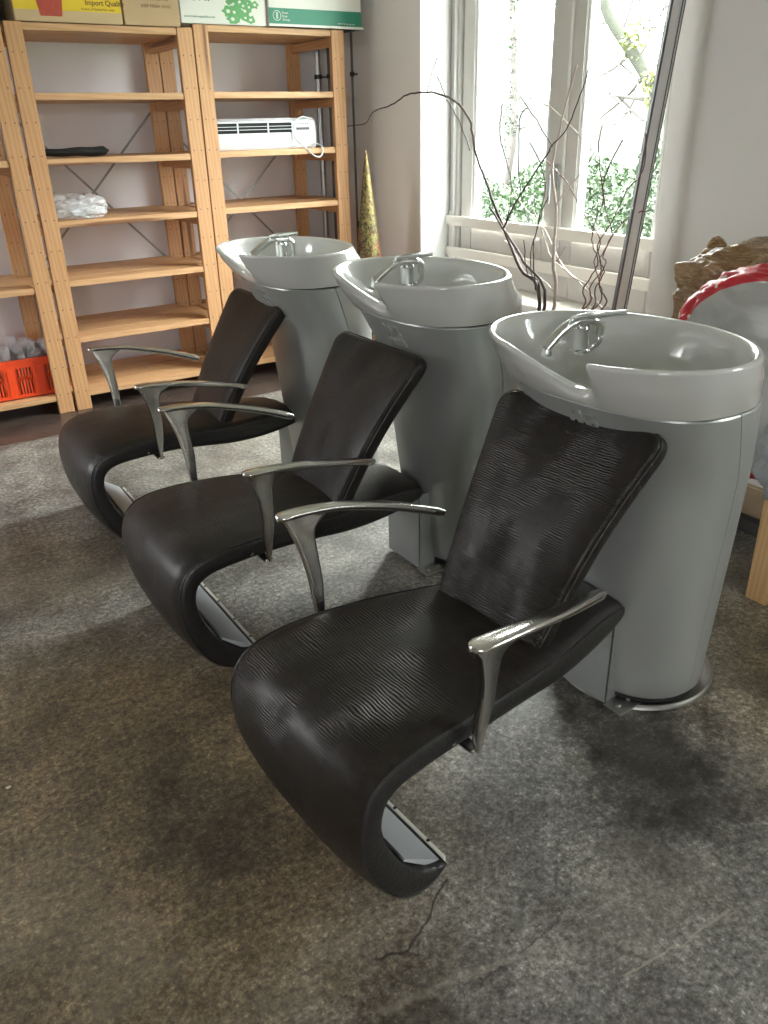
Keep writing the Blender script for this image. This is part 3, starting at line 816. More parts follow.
b = MB(); b.tube([(-w + .045 + .022 * math.cos(2 * PI * k / 20), -d - .002, .048 + .022 * math.sin(2 * PI * k / 20)) for k in range(20)], .0016, 6, closed=True)
b.box((-w + .041, -d - .003, .034), (-w + .044, -d - .001, .062)); b.box((-w + .047, -d - .003, .034), (-w + .050, -d - .001, .062))
b.build('printed_emblem', M['white_box'], r)
for k, tx in enumerate(('Fresh', 'Fruit', 'Group')): text('printed_text', tx, .016, M['white_box'], r, (-w + .075, -d - .002, .056 - .015 * k), FR)
text('printed_text', 'www.fresh-group.com', .012, M['white_box'], r, (w - .15, -d - .002, .020), FR)
b = MB(); b.box((-w - .004, -d - .004, 0), (w + .012, d + .004, .010), .001); b.build('box_tray', M['white_box'], r)
# dark case on the unit at the picture edge
b = MB(); b.box((-.28, -.19, 0), (.28, .19, .20), .02)
o = empty('storage_case', (.60, 4.62, 1.791)); b.build('case_body', M['black'], o)
b = MB(); b.box((-.285, -.195, .20), (.285, .195, .225), .008); b.build('case_lid', M['black'], o)
tag(o, 'dark fabric storage case on the shelf unit at the picture corner', 'case')

# ------------------------------------------------------------------ things on the shelves
# wall heater
hx0, hx1 = 1.80, 2.452
o = empty('wall_heater', ((hx0 + hx1) / 2, 4.52, 1.243)); w = (hx1 - hx0) / 2
b = MB()
prof = [(-.045, 0), (.045, 0), (.05, .01), (.05, .14), (.04, .155), (-.02, .155), (-.045, .14), (-.052, .10), (-.055, .06), (-.052, .01)]
b.loft([[(xx, p[0] * s, .0775 + (p[1] - .0775) * s) for p in prof] for xx, s in ((-w, .94), (-w + .008, 1), (w - .02, 1), (w - .006, .97), (w, .88))])
b.build('heater_body', M['white_plastic'], o, True, 30)
b = MB(); b.box((-w + .03, -.0565, .082), (w - .155, -.046, .132), .003); b.build('heater_grille', M['black'], o)
b = MB()
for k in range(2): b.box((-w + .03, -.0595, .098 + .0155 * k), (w - .155, -.0565, .1005 + .0155 * k), .0005)
for xx in (-.16, .02): b.box((xx, -.062, .082), (xx + .008, -.0565, .132), .001)
b.build('heater_louver', M['white_plastic'], o)
b = MB(); b.box((w - .125, -.0570, .093), (w - .045, -.050, .106), .001); b.build('control_panel', M['alu_dark'], o)
b = MB()
for k in range(6): b.box((w - .125 + .014 * k, -.054, .120), (w - .118 + .014 * k, -.045, .126), .001)
b.build('heater_button', M['grey_metal'], o)
b = MB(); b.tube(catmull([(w - .03, -.02, .153), (w - .09, -.05, .158), (w - .14, -.066, .13), (w - .15, -.068, .06), (w - .11, -.10, .01), (w - .06, -.125, -.04), (w - .02, -.125, -.045), (w + .0, -.12, -.01), (w - .01, -.10, .015), (w - .03, -.06, .02)], 6), .0042, 8)
b.build('power_cord', M['white_plastic'], o, True)
tag(o, 'white wall heater with black slots and dangling cord lying on a pine shelf', 'heater')
# black pad
b = MB(); rings = []
for k in range(15):
    u = k / 14; xx = .925 + .36 * u; r_ = .024 * (1 if u < .9 else math.sqrt(max(.02, 1 - ((u - .9) / .1) ** 2)))
    r_ *= .62 + .38 * u; rings.append([(xx, 4.53 + 2.6 * r_ * math.cos(q) + .01 * math.sin(9 * u), 1.240 + .0235 + r_ * math.sin(q) + .002 * math.sin(14 * u)) for q in [2 * PI * j / 16 for j in range(16)]])
b.loft(rings)
b2 = b.build('folded_cushion', M['black'], None, True)
for v in b2.data.vertices: v.co.z -= 1.2395; v.co.x -= 1.1; v.co.y -= 4.53
b2.location = (1.1, 4.53, 1.2395)
tag(b2, 'flat folded black cloth pad on a shelf above the crumpled plastic', 'cushion')
# crumpled plastic bags
m, nt, bb = newmat('clear_crumpled_plastic')
bb.inputs['Base Color'].default_value = (.86, .88, .90, 1); bb.inputs['Roughness'].default_value = .18; bb.inputs['Alpha'].default_value = .5
bb.inputs['Specular IOR Level'].default_value = .7
M['film'] = m
def blob(name, c, r, mat, amp, freq, seed, flat_z=None, sub=5, e=1.0):
    bm = bmesh.new(); bmesh.ops.create_icosphere(bm, subdivisions=sub, radius=1)
    for v in bm.verts:
        p = v.co.copy()
        if e != 1: p = Vector([math.copysign(abs(a) ** e, a) for a in p])
        n = noise.fractal(p * freq + Vector((seed, seed, seed)), .8, 2.0, 4)
        rdg = 1 - 2 * abs(noise.noise(p * freq * 1.7 + Vector((seed * 2, 0, seed))))
        k = 1 + amp * n + amp * .35 * rdg
        q = Vector((p.x * r[0] * k, p.y * r[1] * k, p.z * r[2] * k))
        if flat_z is not None and q.z < flat_z: q.z = flat_z + (q.z - flat_z) * .04
        v.co = q
    me = bpy.data.meshes.new(name); bm.to_mesh(me); bm.free(); me.materials.append(mat)
    for p in me.polygons: p.use_smooth = True
    o = bpy.data.objects.new(name, me); o.location = c; return link(o)
o = blob('plastic_bag', (1.10, 4.64, 1.013), (.15, .13, .060), M['film'], .26, 1.5, 3.1, -.055, 5)
tag(o, 'larger crumpled clear plastic bag heaped at the back of the shelf', 'plastic bag')
o = blob('plastic_bag', (1.09, 4.49, .985), (.115, .070, .032), M['film'], .26, 1.8, 8.4, -.028, 5)
tag(o, 'flat crumpled clear plastic bag lying at the front edge of the shelf', 'plastic bag')
# orange crate with tumblers
def crate(x0, x1, y0, y1, z0, h):
    o = empty('plastic_crate', ((x0 + x1) / 2, (y0 + y1) / 2, z0)); w, d = (x1 - x0) / 2, (y1 - y0) / 2; t = .006
    def wallpanel(n, L, place):
        """slotted wall of length 2L made of n panels"""
        b = MB(); seg = 2 * L / n
        place(b, -L, L, 0, .022, 0); place(b, -L, L, h - .045, h, 0); place(b, -L, L, h - .012, h, .007)
        for i in range(n + 1):
            c = -L + seg * i; place(b, max(-L, c - .012), min(L, c + .012), .022, h - .045, .004)
        for i in range(n):
            a = -L + seg * i + .012; e = -L + seg * (i + 1) - .012
            place(b, a, a + .022, .022, h - .045, 0); place(b, e - .022, e, .022, h - .045, 0)
            place(b, a + .022, e - .022, h * .47, h * .47 + .014, 0)
            k = 5; sw = (e - a - .044) / k
            for j in range(k + 1):
                c = a + .022 + sw * j; place(b, c - .004, c + .004, .022, h - .045, 0)
        return b
    def px_(b, a, e, z0_, z1_, out, s):
        ya = s * d; b.box((a, min(ya, ya - s * t) - (out if s < 0 else 0), z0_), (e, max(ya, ya - s * t) + (out if s > 0 else 0), z1_))
    def py_(b, a, e, z0_, z1_, out, s):
        xa = s * w; b.box((min(xa, xa - s * t) - (out if s < 0 else 0), a, z0_), (max(xa, xa - s * t) + (out if s > 0 else 0), e, z1_))
    for s in (-1, 1):
        wallpanel(4, w, lambda b, a, e, z_, zz, ou, s=s: px_(b, a, e, z_, zz, ou, s)).build('crate_wall', M['orange'], o)
        wallpanel(2, d - t, lambda b, a, e, z_, zz, ou, s=s: py_(b, a, e, z_, zz, ou, s)).build('crate_wall', M['orange'], o)
    b = MB(); b.box((-w, -d, 0), (w, d, .005)); b.build('crate_floor', M['orange'], o)
    return o
cr = crate(.30, .868, 4.47, 4.80, .0985, .205)
tag(cr, 'bright orange slotted plastic crate filled with tumblers', 'crate')
b = MB(); b.lathe([(.0, 0), (.026, 0), (.030, .10), (.0335, .17), (.0315, .17), (.028, .10), (.024, .012), (0, .010)], n=14)
gl = b.build('drinking_glass', M['tumbler'], None, True, 40)
k = 0
for i in range(7):
    for j in range(4):
        if k == 0: g = gl
        else: g = gl.copy(); COL.objects.link(g)
        g.location = (.352 + i * .077, 4.517 + j * .0785, .1045 + (.0 if j < 2 else .0)); g.rotation_euler = (0, 0, random.random() * 3)
        g.scale = (1, 1, random.choice((1.3, 1.42, 1.55)))
        tag(g, 'clear tumbler standing upright among others in the orange crate', 'glass', 'tumblers in the orange crate'); k += 1

# ------------------------------------------------------------------ corner: pipes, valve, cone, pole
def pipe(x, y, r, z1, label, mat):
    o = empty('riser_pipe', (x, y, 0)); b = MB(); b.lathe([(r, 0), (r, z1)], n=20); b.build('pipe_tube', mat, o, True, 40)
    for z in (.55, 1.62):
        b = MB(); b.lathe([(r, -.012), (r + .006, -.012), (r + .007, 0), (r + .006, .012), (r, .012)], (0, 0, z), 20, cap0=False, cap1=False)
        b.box((r * .4, -.004, z - .004), (XW - x + .0, .004, z + .004)); b.build('pipe_clamp', M['dark'], o, True, 40)
    tag(o, label, 'pipe'); return o
pipe(2.700, 4.86, .017, ZC, 'bright galvanised heating pipe, the thicker one in the corner', M['galv'])
pipe(2.740, 4.79, .013, ZC, 'slimmer dark grey pipe beside the thick galvanised one', M['alu_dark'])
pipe(2.765, 4.57, .007, ZC, 'thinnest pipe on the grey wall just past the shelf post', M['alu_dark'])
o = empty('wall_bracket', (2.74, 4.44, .72))
b = MB(); 
b.box((-.012, -.085, -.055), (.012, .085, -.035), .003); b.box((-.012, -.085, .035), (.012, .085, .055), .003)
b.box((-.012, .055, -.055), (.012, .085, .055), .003); b.box((.012, -.02, -.01), (.0595, .02, .01), .002); b.build('bracket_frame', M['red'], o)
b = MB(); b.tube([(0, .07, .055), (0, .07, .10)], .008, 10); b.build('bracket_spigot', M['dark'], o, True)
tag(o, 'small red metal frame on the wall beside the thin pipe', 'bracket')
# glitter cone
m, nt, bb = newmat('glitter'); L = nt.links
tc = N(nt, 'ShaderNodeTexCoord'); vo = N(nt, 'ShaderNodeTexVoronoi', Scale=110); L.new(tc.outputs['Object'], vo.inputs['Vector'])
sp = N(nt, 'ShaderNodeSeparateXYZ'); L.new(tc.outputs['Object'], sp.inputs[0])
no = N(nt, 'ShaderNodeTexNoise', Scale=9, Detail=6); L.new(tc.outputs['Object'], no.inputs['Vector'])
ma = N(nt, 'ShaderNodeMath', operation='MULTIPLY_ADD'); ma.inputs[1].default_value = .7; L.new(no.outputs['Fac'], ma.inputs[0]); L.new(sp.outputs['Z'], ma.inputs[2])
rp = ramp(nt, ma.outputs[0], [(.0, (.20, .02, .02)), (.35, (.17, .15, .05)), (.48, (.26, .05, .04)), (.56, (.12, .15, .05)), (.63, (.28, .06, .05)), (.70, (.20, .18, .06)), (1, (.33, .25, .10))])
rb = ramp(nt, vo.outputs['Color'], [(.2, (.12, .10, .08)), (.8, (1.0, .95, .8))])
mx = N(nt, 'ShaderNodeMix', data_type='RGBA', blend_type='MULTIPLY'); mx.inputs['Factor'].default_value = 1
mr = N(nt, 'ShaderNodeMapRange'); mr.inputs['From Max'].default_value = 1.6
L.new(ma.outputs[0], mr.inputs['Value']); L.new(mr.outputs[0], rp.inputs['Fac'])
L.new(rp.outputs[0], mx.inputs['A']); L.new(rb.outputs[0], mx.inputs['B']); L.new(mx.outputs['Result'], bb.inputs['Base Color'])
bb.inputs['Metallic'].default_value = .3; bb.inputs['Roughness'].default_value = .45
bp = N(nt, 'ShaderNodeBump', Strength=.9, Distance=.004); L.new(vo.outputs['Color'], bp.inputs['Height']); L.new(bp.outputs['Normal'], bb.inputs['Normal'])
b = MB(); b.lathe([(0, 0), (.152, 0), (.157, .01), (.155, .02), (.118, .30), (.080, .60), (.045, .90), (.018, 1.13), (.006, 1.215), (0, 1.235)], n=40)
o = b.build('glitter_cone', m, None, True, 60, loc=(2.50, 4.02, 0))
tag(o, 'tall glittery gold, green and red decorative cone in the corner by the shelves', 'decoration')
# leaning aluminium profile
o = empty('aluminium_profile', (2.545, 2.295, 0))
top = Vector((.195, -.095, 2.35)); dd = top.normalized()
sx_ = Vector((-.55, -.83, 0)); sx_ = (sx_ - dd * sx_.dot(dd)).normalized(); sy_ = dd.cross(sx_)
def beamq(mb, a0, a1, b0, b1, L0, L1, m=0):
    v = []
    for l in (L0, L1):
        for (a_, b_) in ((a0, b0), (a1, b0), (a1, b1), (a0, b1)): v.append(dd * l + sx_ * a_ + sy_ * b_)
    mb.add(v, [(0, 1, 2, 3), (7, 6, 5, 4), (0, 4, 5, 1), (1, 5, 6, 2), (2, 6, 7, 3), (3, 7, 4, 0)], m)
Lp = top.length
b = MB(); beamq(b, -.016, .016, -.019, .021, .012, Lp)
b.build('profile_face', M['alu_pole'], o)
b = MB(); beamq(b, -.018, .0165, .0215, .025, .012, Lp); beamq(b, -.018, .019, -.027, -.0195, .012, Lp); beamq(b, .0165, .021, .012, .015, .012, Lp); b.build('profile_channel', M['alu_dark'], o)
b = MB(); b.box((-.035, -.035, 0), (.035, .035, .016), .004); b.build('profile_foot', M['dark'], o)
tag(o, 'long aluminium profile leaning against the window wall', 'profile')

# ------------------------------------------------------------------ branches in a floor vase
VX, VY = 2.47, 2.74
b = MB(); b.lathe([(0, 0), (.085, 0), (.09, .01), (.105, .15), (.10, .30), (.07, .42), (.075, .45), (.068, .448), (.063, .42), (.09, .30), (.095, .15), (.08, .02), (0, .015)], (0, 0, 0), 32)
o = b.build('floor_vase', M['grey_metal'], None, True, 40, loc=(VX, VY, 0))
tag(o, 'grey floor vase holding the dry branches behind the basins', 'vase')
# camera model, for turning read-off points into places in the room
F_PX, CAMP, CAMR, CAMH, HCAM = 810.506, .4454, .02489, 1.00399, 1.35
Fv = Vector((math.cos(CAMH) * math.cos(CAMP), math.sin(CAMH) * math.cos(CAMP), -math.sin(CAMP)))
Rv = Vector((math.sin(CAMH), -math.cos(CAMH), 0)); Dv = -(Rv.cross(Fv))
R2 = Rv * math.cos(CAMR) + Dv * math.sin(CAMR); D2 = -Rv * math.sin(CAMR) + Dv * math.cos(CAMR)
def at(px, py, X):
    v = R2 * ((px - 384) / F_PX) + D2 * ((py - 512) / F_PX) + Fv
    return Vector((0, 0, HCAM)) + v * (X / v.x)
def branch(name, lines, mat, label, group='dry branches in the vase'):
    """lines: list of (points [(px, py, X)], r0, r1)"""
    b = MB()
    for pts, r0, r1 in lines:
        P = [at(*p) if len(p) == 3 and p[0] > 10 else Vector(p) for p in pts]
        P = catmull(P, 5); n = len(P)
        P = [p + Vector((random.uniform(-1, 1), random.uniform(-1, 1), random.uniform(-1, 1))) * .0025 for p in P]
        b.tube(P, [max(.0024, 1.1 * (r0 + (r1 - r0) * (i / (n - 1)) ** .8)) for i in range(n)], 7)
    o = b.build(name, mat, None, True, 180); tag(o, label, 'branch', group); return o
VB = (VX, VY, .03)
def vb(dx, dy, z=.03): return (VX + dx, VY + dy, z)
branch('dry_branch', [
    ([vb(.03, .0), (540, 303, 2.50), (520, 268, 2.52), (505, 232, 2.56), (489, 190, 2.58), (475, 150, 2.60), (469, 118, 2.58), (450, 98, 2.55), (427, 92, 2.50), (407, 95, 2.46), (391, 105, 2.42), (373, 112, 2.40), (365, 124, 2.40), (347, 126, 2.40)], .0085, .0016),
    ([(427, 92, 2.50), (430, 80, 2.50), (437, 57, 2.50)], .002, .001),
    ([(446, 98, 2.55), (441, 85, 2.55), (437, 77, 2.55)], .002, .001),
    ([(446, 99, 2.55), (456, 115, 2.57), (466, 138, 2.6), (470, 150, 2.6)], .0015, .003)],
    M['bark_dark'], 'dark dry branch arching far over to the shelves')
branch('dry_branch', [
    ([vb(-.02, .01), (545, 305, 2.48), (524, 262, 2.50), (503, 228, 2.52), (490, 207, 2.52)], .0075, .004),
    ([(503, 228, 2.52), (520, 195, 2.50), (545, 158, 2.48), (552, 146, 2.48), (566, 130, 2.5), (580, 95, 2.52), (592, 60, 2.54)], .0045, .001),
    ([(552, 146, 2.48), (536, 120, 2.5), (521, 97, 2.52)], .0025, .001),
    ([(520, 195, 2.5), (519, 165, 2.52), (520, 120, 2.52), (527, 108, 2.52)], .002, .0008),
    ([(505, 225, 2.52), (512, 190, 2.5), (505, 155, 2.5), (500, 135, 2.48), (502, 104, 2.48)], .002, .0008)],
    M['bark_dark'], 'forked dark dry branch with a broken stub crossing the guard rail')
branch('dry_branch', [
    ([vb(.0, -.03), (540, 300, 2.44), (527, 272, 2.44), (524, 240, 2.44)], .0045, .002),
    ([(540, 300, 2.44), (530, 262, 2.44), (541, 215, 2.45), (548, 197, 2.45)], .003, .001),
    ([(536, 290, 2.44), (533, 250, 2.44), (538, 225, 2.45), (545, 180, 2.46), (530, 142, 2.46)], .003, .001)],
    M['bark_dark'], 'thin dark dry branch with upright side shoots, low in front of the window rail')
branch('dry_branch', [
    ([vb(.04, -.03), (554, 306, 2.60), (553, 262, 2.60), (556, 210, 2.60), (552, 170, 2.60), (560, 128, 2.60), (570, 90, 2.60), (577, 65, 2.60)], .0095, .003),
    ([(556, 206, 2.6), (565, 192, 2.6), (590, 160, 2.62), (590, 148, 2.62), (560, 115, 2.62), (543, 104, 2.62)], .0034, .0014),
    ([(553, 290, 2.6), (537, 275, 2.6), (522, 262, 2.6), (505, 240, 2.6)], .003, .0015),
    ([(556, 262, 2.6), (566, 246, 2.6)], .002, .001)],
    M['bark_pale'], 'pale bleached dry branch rising straight in front of the mullion')
branch('dry_branch', [
    ([vb(.05, .02), (588, 306, 2.66), (570, 275, 2.64), (552, 258, 2.62), (540, 225, 2.6), (532, 207, 2.6)], .0045, .0015),
    ([(606, 312, 2.66), (582, 285, 2.66), (560, 262, 2.66), (545, 230, 2.66), (522, 205, 2.66), (498, 175, 2.66)], .0042, .0016)],
    M['bark_pale'], 'pale dry branch slanting low from the vase across the rail')
TW = [
    ([(582, 308, 2.60), (583, 290, 2.60), (592, 275, 2.60), (598, 262, 2.6), (592, 240, 2.6), (596, 218, 2.6), (603, 200, 2.6), (598, 150, 2.6), (602, 125, 2.6)], .0042, .0012),
    ([(590, 310, 2.58), (595, 290, 2.58), (604, 272, 2.58), (600, 258, 2.58), (612, 235, 2.58), (606, 210, 2.58), (604, 180, 2.58), (622, 140, 2.58)], .0038, .001),
    ([(601, 310, 2.62), (602, 292, 2.62), (599, 280, 2.62), (606, 262, 2.62), (603, 255, 2.62), (615, 232, 2.62), (632, 215, 2.62), (652, 210, 2.62)], .004, .001),
    ([(595, 308, 2.64), (600, 286, 2.64), (594, 262, 2.64), (600, 240, 2.64), (585, 215, 2.64), (565, 180, 2.64), (545, 160, 2.64)], .0035, .001),
    ([(586, 308, 2.56), (590, 288, 2.56), (601, 270, 2.56), (598, 245, 2.56), (612, 222, 2.56), (626, 192, 2.56), (643, 170, 2.56), (646, 134, 2.56)], .0036, .001)]
LB = ['reddish curly willow twig with the tallest straight tip', 'reddish curly willow twig leaning toward the aluminium profile',
      'reddish curly willow twig bending over to touch the aluminium profile', 'reddish curly willow twig bending back toward the mullion', 'reddish curly willow twig crossing the green shrub to end at the profile']
for (pts, r0, r1), lb in zip(TW, LB):
    x_, y_, z_ = at(*pts[0])
    o = branch('willow_twig', [([vb(.03 * random.uniform(-1, 1), -.04), (VX + .02, VY - .10, .46), tuple(at(pts[0][0], pts[0][1] , pts[0][2]))] + [tuple(at(*p)) for p in pts[1:]], r0, r1)], M['bark_red'], lb, 'curly willow twigs')

# ------------------------------------------------------------------ bench with wrapped bales
o = empty('timber_bench', (2.4, 1.42, 0))
for (x_, y_) in ((2.095, 1.145), (2.095, 1.83), (2.66, 1.145), (2.66, 1.83)):
    b = MB(); b.box((x_ - 2.4, y_ - 1.42, .029 if x_ > 2.5 else 0), (x_ - 2.4 + .075, y_ - 1.42 + .07, .39), .003); b.build('leg', M['beam'], o)
b = MB(); b.box((-.27, -.30, .39), (.335, .49, .415), .003); b.build('bench_top', M['beam'], o)
tag(o, 'low light timber bench carrying the wrapped sack by the wall', 'bench')
# straw bale
m, nt, bb = newmat('brown_fibre'); L = nt.links
tc = N(nt, 'ShaderNodeTexCoord'); mp = N(nt, 'ShaderNodeMapping'); mp.inputs['Scale'].default_value = (4, 9, 34); mp.inputs['Rotation'].default_value = (.5, .2, 0)
L.new(tc.outputs['Object'], mp.inputs['Vector'])
no = N(nt, 'ShaderNodeTexNoise', Scale=2.2, Detail=8, Roughness=.7, Distortion=1.2); L.new(mp.outputs[0], no.inputs['Vector'])
rp = ramp(nt, no.outputs['Fac'], [(.3, (.13, .065, .02)), (.5, (.36, .21, .085)), (.72, (.66, .49, .30))]); L.new(rp.outputs[0], bb.inputs['Base Color'])
bp = N(nt, 'ShaderNodeBump', Strength=1, Distance=.02); L.new(no.outputs['Fac'], bp.inputs['Height']); L.new(bp.outputs['Normal'], bb.inputs['Normal'])
bb.inputs['Roughness'].default_value = .55; bb.inputs['Coat Weight'].default_value = .5; bb.inputs['Coat Roughness'].default_value = .15
M['fibre'] = m
bale = blob('fibre_bale', (2.52, 1.42, .698), (.225, .40, .280), M['fibre'], .10, 2.4, 5.5, -.28, 6, .42)
ends = MB(); ends.tube(catmull([(-.05, .33, .20), (-.05, .36, .25), (-.05, .35, .275), (-.04, .33, .25)], 4), [.03, .028, .025, .022, .02, .02, .02, .02, .02, .02, .02, .02, .01][:13], 8)
ends.build('bale_knot', M['fibre'], bale, True)
tag(bale, 'brown fibre bale wrapped in clear film, topmost at the wall', 'bale')
# printed sack: pale body, red printed border with white marks
m, nt, bb = newmat('printed_sack'); L = nt.links
tc = N(nt, 'ShaderNodeTexCoord'); sp = N(nt, 'ShaderNodeSeparateXYZ'); L.new(tc.outputs['Object'], sp.inputs[0])
no = N(nt, 'ShaderNodeTexNoise', Scale=6, Detail=3); L.new(tc.outputs['Object'], no.inputs['Vector'])
# q = |y|/a + ... : red where the body bends away from its front panel
ab = N(nt, 'ShaderNodeVectorMath', operation='MULTIPLY'); ab.inputs[1].default_value = (0, 1 / .33, 1 / .30); L.new(tc.outputs['Object'], ab.inputs[0])
ab2 = N(nt, 'ShaderNodeVectorMath', operation='LENGTH'); L.new(ab.outputs[0], ab2.inputs[0])
a2 = N(nt, 'ShaderNodeMath', operation='MULTIPLY_ADD'); a2.inputs[1].default_value = .04; L.new(no.outputs['Fac'], a2.inputs[0]); L.new(ab2.outputs['Value'], a2.inputs[2])
pale = (.40, .40, .385, 1); red = (.50, .012, .025, 1)
rp = N(nt, 'ShaderNodeValToRGB'); rp.color_ramp.interpolation = 'CONSTANT'; e = rp.color_ramp.elements
e[0].position = 0; e[0].color = pale; e[1].position = .468; e[1].color = red
mr = N(nt, 'ShaderNodeMapRange'); mr.inputs['From Min'].default_value = 0; mr.inputs['From Max'].default_value = 2
L.new(a2.outputs[0], mr.inputs['Value']); L.new(mr.outputs[0], rp.inputs['Fac'])
vo = N(nt, 'ShaderNodeTexVoronoi', Scale=26); L.new(tc.outputs['Object'], vo.inputs['Vector'])
pr_ = ramp(nt, vo.outputs['Distance'], [(.20, (1, 1, 1)), (.24, (0, 0, 0))])
gt = ramp(nt, no.outputs['Fac'], [(.5, (0, 0, 0)), (.53, (1, 1, 1))])
rd = N(nt, 'ShaderNodeMath', operation='GREATER_THAN'); rd.inputs[1].default_value = .936; L.new(a2.outputs[0], rd.inputs[0])
mm = N(nt, 'ShaderNodeMath', operation='MULTIPLY'); L.new(pr_.outputs[0], mm.inputs[0]); L.new(rd.outputs[0], mm.inputs[1])
mx = N(nt, 'ShaderNodeMix', data_type='RGBA'); L.new(mm.outputs[0], mx.inputs['Factor']); L.new(rp.outputs[0], mx.inputs['A']); mx.inputs['B'].default_value = (.7, .68, .6, 1)
L.new(mx.outputs['Result'], bb.inputs['Base Color']); bb.inputs['Roughness'].default_value = .28
bp = N(nt, 'ShaderNodeBump', Strength=.3, Distance=.02); L.new(no.outputs['Fac'], bp.inputs['Height']); L.new(bp.outputs['Normal'], bb.inputs['Normal'])
sack = blob('printed_sack', (2.165, 1.285, .672), (.125, .330, .285), m, .09, 1.7, 2.2, None, 6, .62)
tag(sack, 'bulging white plastic sack with a red printed border on the bench', 'sack')
greyf = simple('grey_plastic_film', (.28, .30, .31), .3, var=.1)
o = blob('grey_bag', (2.055, 1.08, .50), (.065, .14, .135), greyf, .22, 2.2, 9.1, None, 5)
tag(o, 'crumpled dark grey plastic bag hanging below the printed sack', 'plastic bag')

# small bits on the floor
chip = simple('pale_chip', (.62, .56, .45), .7, var=.1)
for i, (x_, y_, s_, lb) in enumerate([(.607, 1.40, .016, 'pale stone chip on the floor beside the closest chair'), (-.02, 2.35, .010, 'ochre chip on the floor near the picture edge'),
                                  (.10, 3.02, .008, 'small pale crumb on the dark floor beside the far chair'), (.02, 1.66, .006, 'tiny white crumb on the open brown floor')]):
    o = blob('stone_chip', (x_, y_, s_ * .4), (s_, s_ * .7, s_ * .45), chip, .4, 2, i * 3.3, -s_ * .38, 2); tag(o, lb, 'chip')
b = MB(); b.tube(catmull([(.58, 1.66, .003), (.60, 1.68, .02), (.63, 1.665, .012), (.65, 1.65, .004)], 5), .0025, 6)
o = b.build('loose_cable_end', M['dark'], None, True); tag(o, 'short black cable end curling on the floor by the closest seat', 'cable')

# ------------------------------------------------------------------ outside
grass = simple('garden_lawn', (.05, .08, .025), .9, var=.4, scale=3)
b = MB(); b.box((3.3, -20, -.6), (40, 40, -.5)); o = b.build('ground_outside', grass); o['kind'] = 'structure'
def leafmat(name, c1, c2):
    m, nt, bb = newmat(name); gi = N(nt, 'ShaderNodeNewGeometry')
    r_ = ramp(nt, gi.outputs['Random Per Island'], [(0, c1), (1, c2)]); nt.links.new(r_.outputs[0], bb.inputs['Base Color'])
    bb.inputs['Roughness'].default_value = .5; bb.inputs['Transmission Weight'].default_value = 0
    return m
M['leaf'] = leafmat('hedge_leaf', (.004, .014, .003), (.018, .040, .010))
M['leaf_y'] = leafmat('ivy_leaf', (.03, .045, .004), (.09, .10, .012))
M['trunk'] = simple('mossy_bark', (.007, .0085, .003), .9, var=.5, scale=14, bump=.8, bscale=30)
M['twig'] = simple('grey_bark', (.035, .03, .028), .9, var=.3, scale=14)
def foliage(mb, c, r, n, s):
    for i in range(n):
        th = random.uniform(0, 2 * PI); u = random.uniform(-1, 1); q = math.sqrt(1 - u * u); k = random.uniform(.75, 1.05)
        p = Vector((c[0] + r[0] * k * q * math.cos(th), c[1] + r[1] * k * q * math.sin(th), c[2] + r[2] * k * u))
        if p.z < -.48: continue
        a = Vector((random.gauss(0, 1), random.gauss(0, 1), random.gauss(0, 1))).normalized()
        b_ = a.cross(Vector((random.gauss(0, 1), random.gauss(0, 1), random.gauss(0, 1)))).normalized()
        l = s * random.uniform(.6, 1.3)
        mb.add([p - a * l, p + b_ * l * .38, p + a * l, p - b_ * l * .38], [(0, 1, 2, 3)])
hed = [((6.5, 4.7, .15), (.8, 1.15, 1.2), 'tall leafy green shrub seen low in the pane beside the leaning profile'),
       ((7.2, 7.1, .1), (.8, 1.1, .9), 'leafy green shrub seen behind the window mullion'),
       ((7.6, 9.6, -.1), (.8, 1.3, .75), 'low leafy shrub seen at the foot of the pane beside the reveal')]
for c, r_, lb in hed:
    b = MB(); foliage(b, (0, 0, c[2]), r_, 16000, .036)
    o = empty('garden_shrub', (c[0], c[1], 0)); b.build('foliage', M['leaf'], o)
    s_ = MB()
    for k in range(5): s_.tube([(0, 0, -.5), (.1 * math.cos(k), .1 * math.sin(k), -.1), (.35 * math.cos(k * 1.3), .4 * math.sin(k * 1.3), c[2] + .3)], [.02, .016, .006], 7)
    s_.build('stem', M['twig'], o, True); tag(o, lb, 'shrub', 'shrubs outside the window')
# mossy tree with bare boughs
o = empty('mossy_tree', (5.6, 5.0, -.5))
base = Vector((5.6, 4.6, -.5)); o.location = base
b = MB(); P = [base, Vector((5.6, 4.55, .6)), at(672, 130, 5.8), at(655, 90, 6.0), at(632, 52, 6.0), at(610, 18, 5.95), at(596, -20, 5.9), at(580, -60, 5.9)]
P = catmull(P, 5); b.tube([p - base for p in P], [.075 - .04 * i / len(P) for i in range(len(P))], 12)
b.build('trunk', M['trunk'], o, True)
b = MB()
def bough(p0, p1, r0, n=3, dep=0):
    mid = (p0 + p1) / 2 + Vector([random.uniform(-.12, .12) for _ in range(3)]) * (p1 - p0).length
    pts = catmull([p0, mid, p1], 4); b.tube([p - base for p in pts], [r0 * (1 - .7 * i / (len(pts) - 1)) for i in range(len(pts))], 5)
    if dep < 2:
        for k in range(n):
            q = pts[random.randint(2, len(pts) - 1)]
            dlt = (p1 - p0).length * .6
            bough(q, q + Vector([random.uniform(-1, 1) for _ in range(3)]).normalized() * dlt, r0 * .5, n, dep + 1)
for (a_, c_) in [((650, 85), (690, 20)), ((640, 60), (672, -10)), ((620, 35), (640, -40)), ((632, 52), (570, 80)), ((612, 20), (560, 30)), ((645, 75), (600, 118)), ((600, -10), (540, 10)), ((660, 100), (612, 95))]:
    bough(at(a_[0], a_[1], 6.0), at(c_[0], c_[1], 6.0 + random.uniform(-.3, .5)), .022)
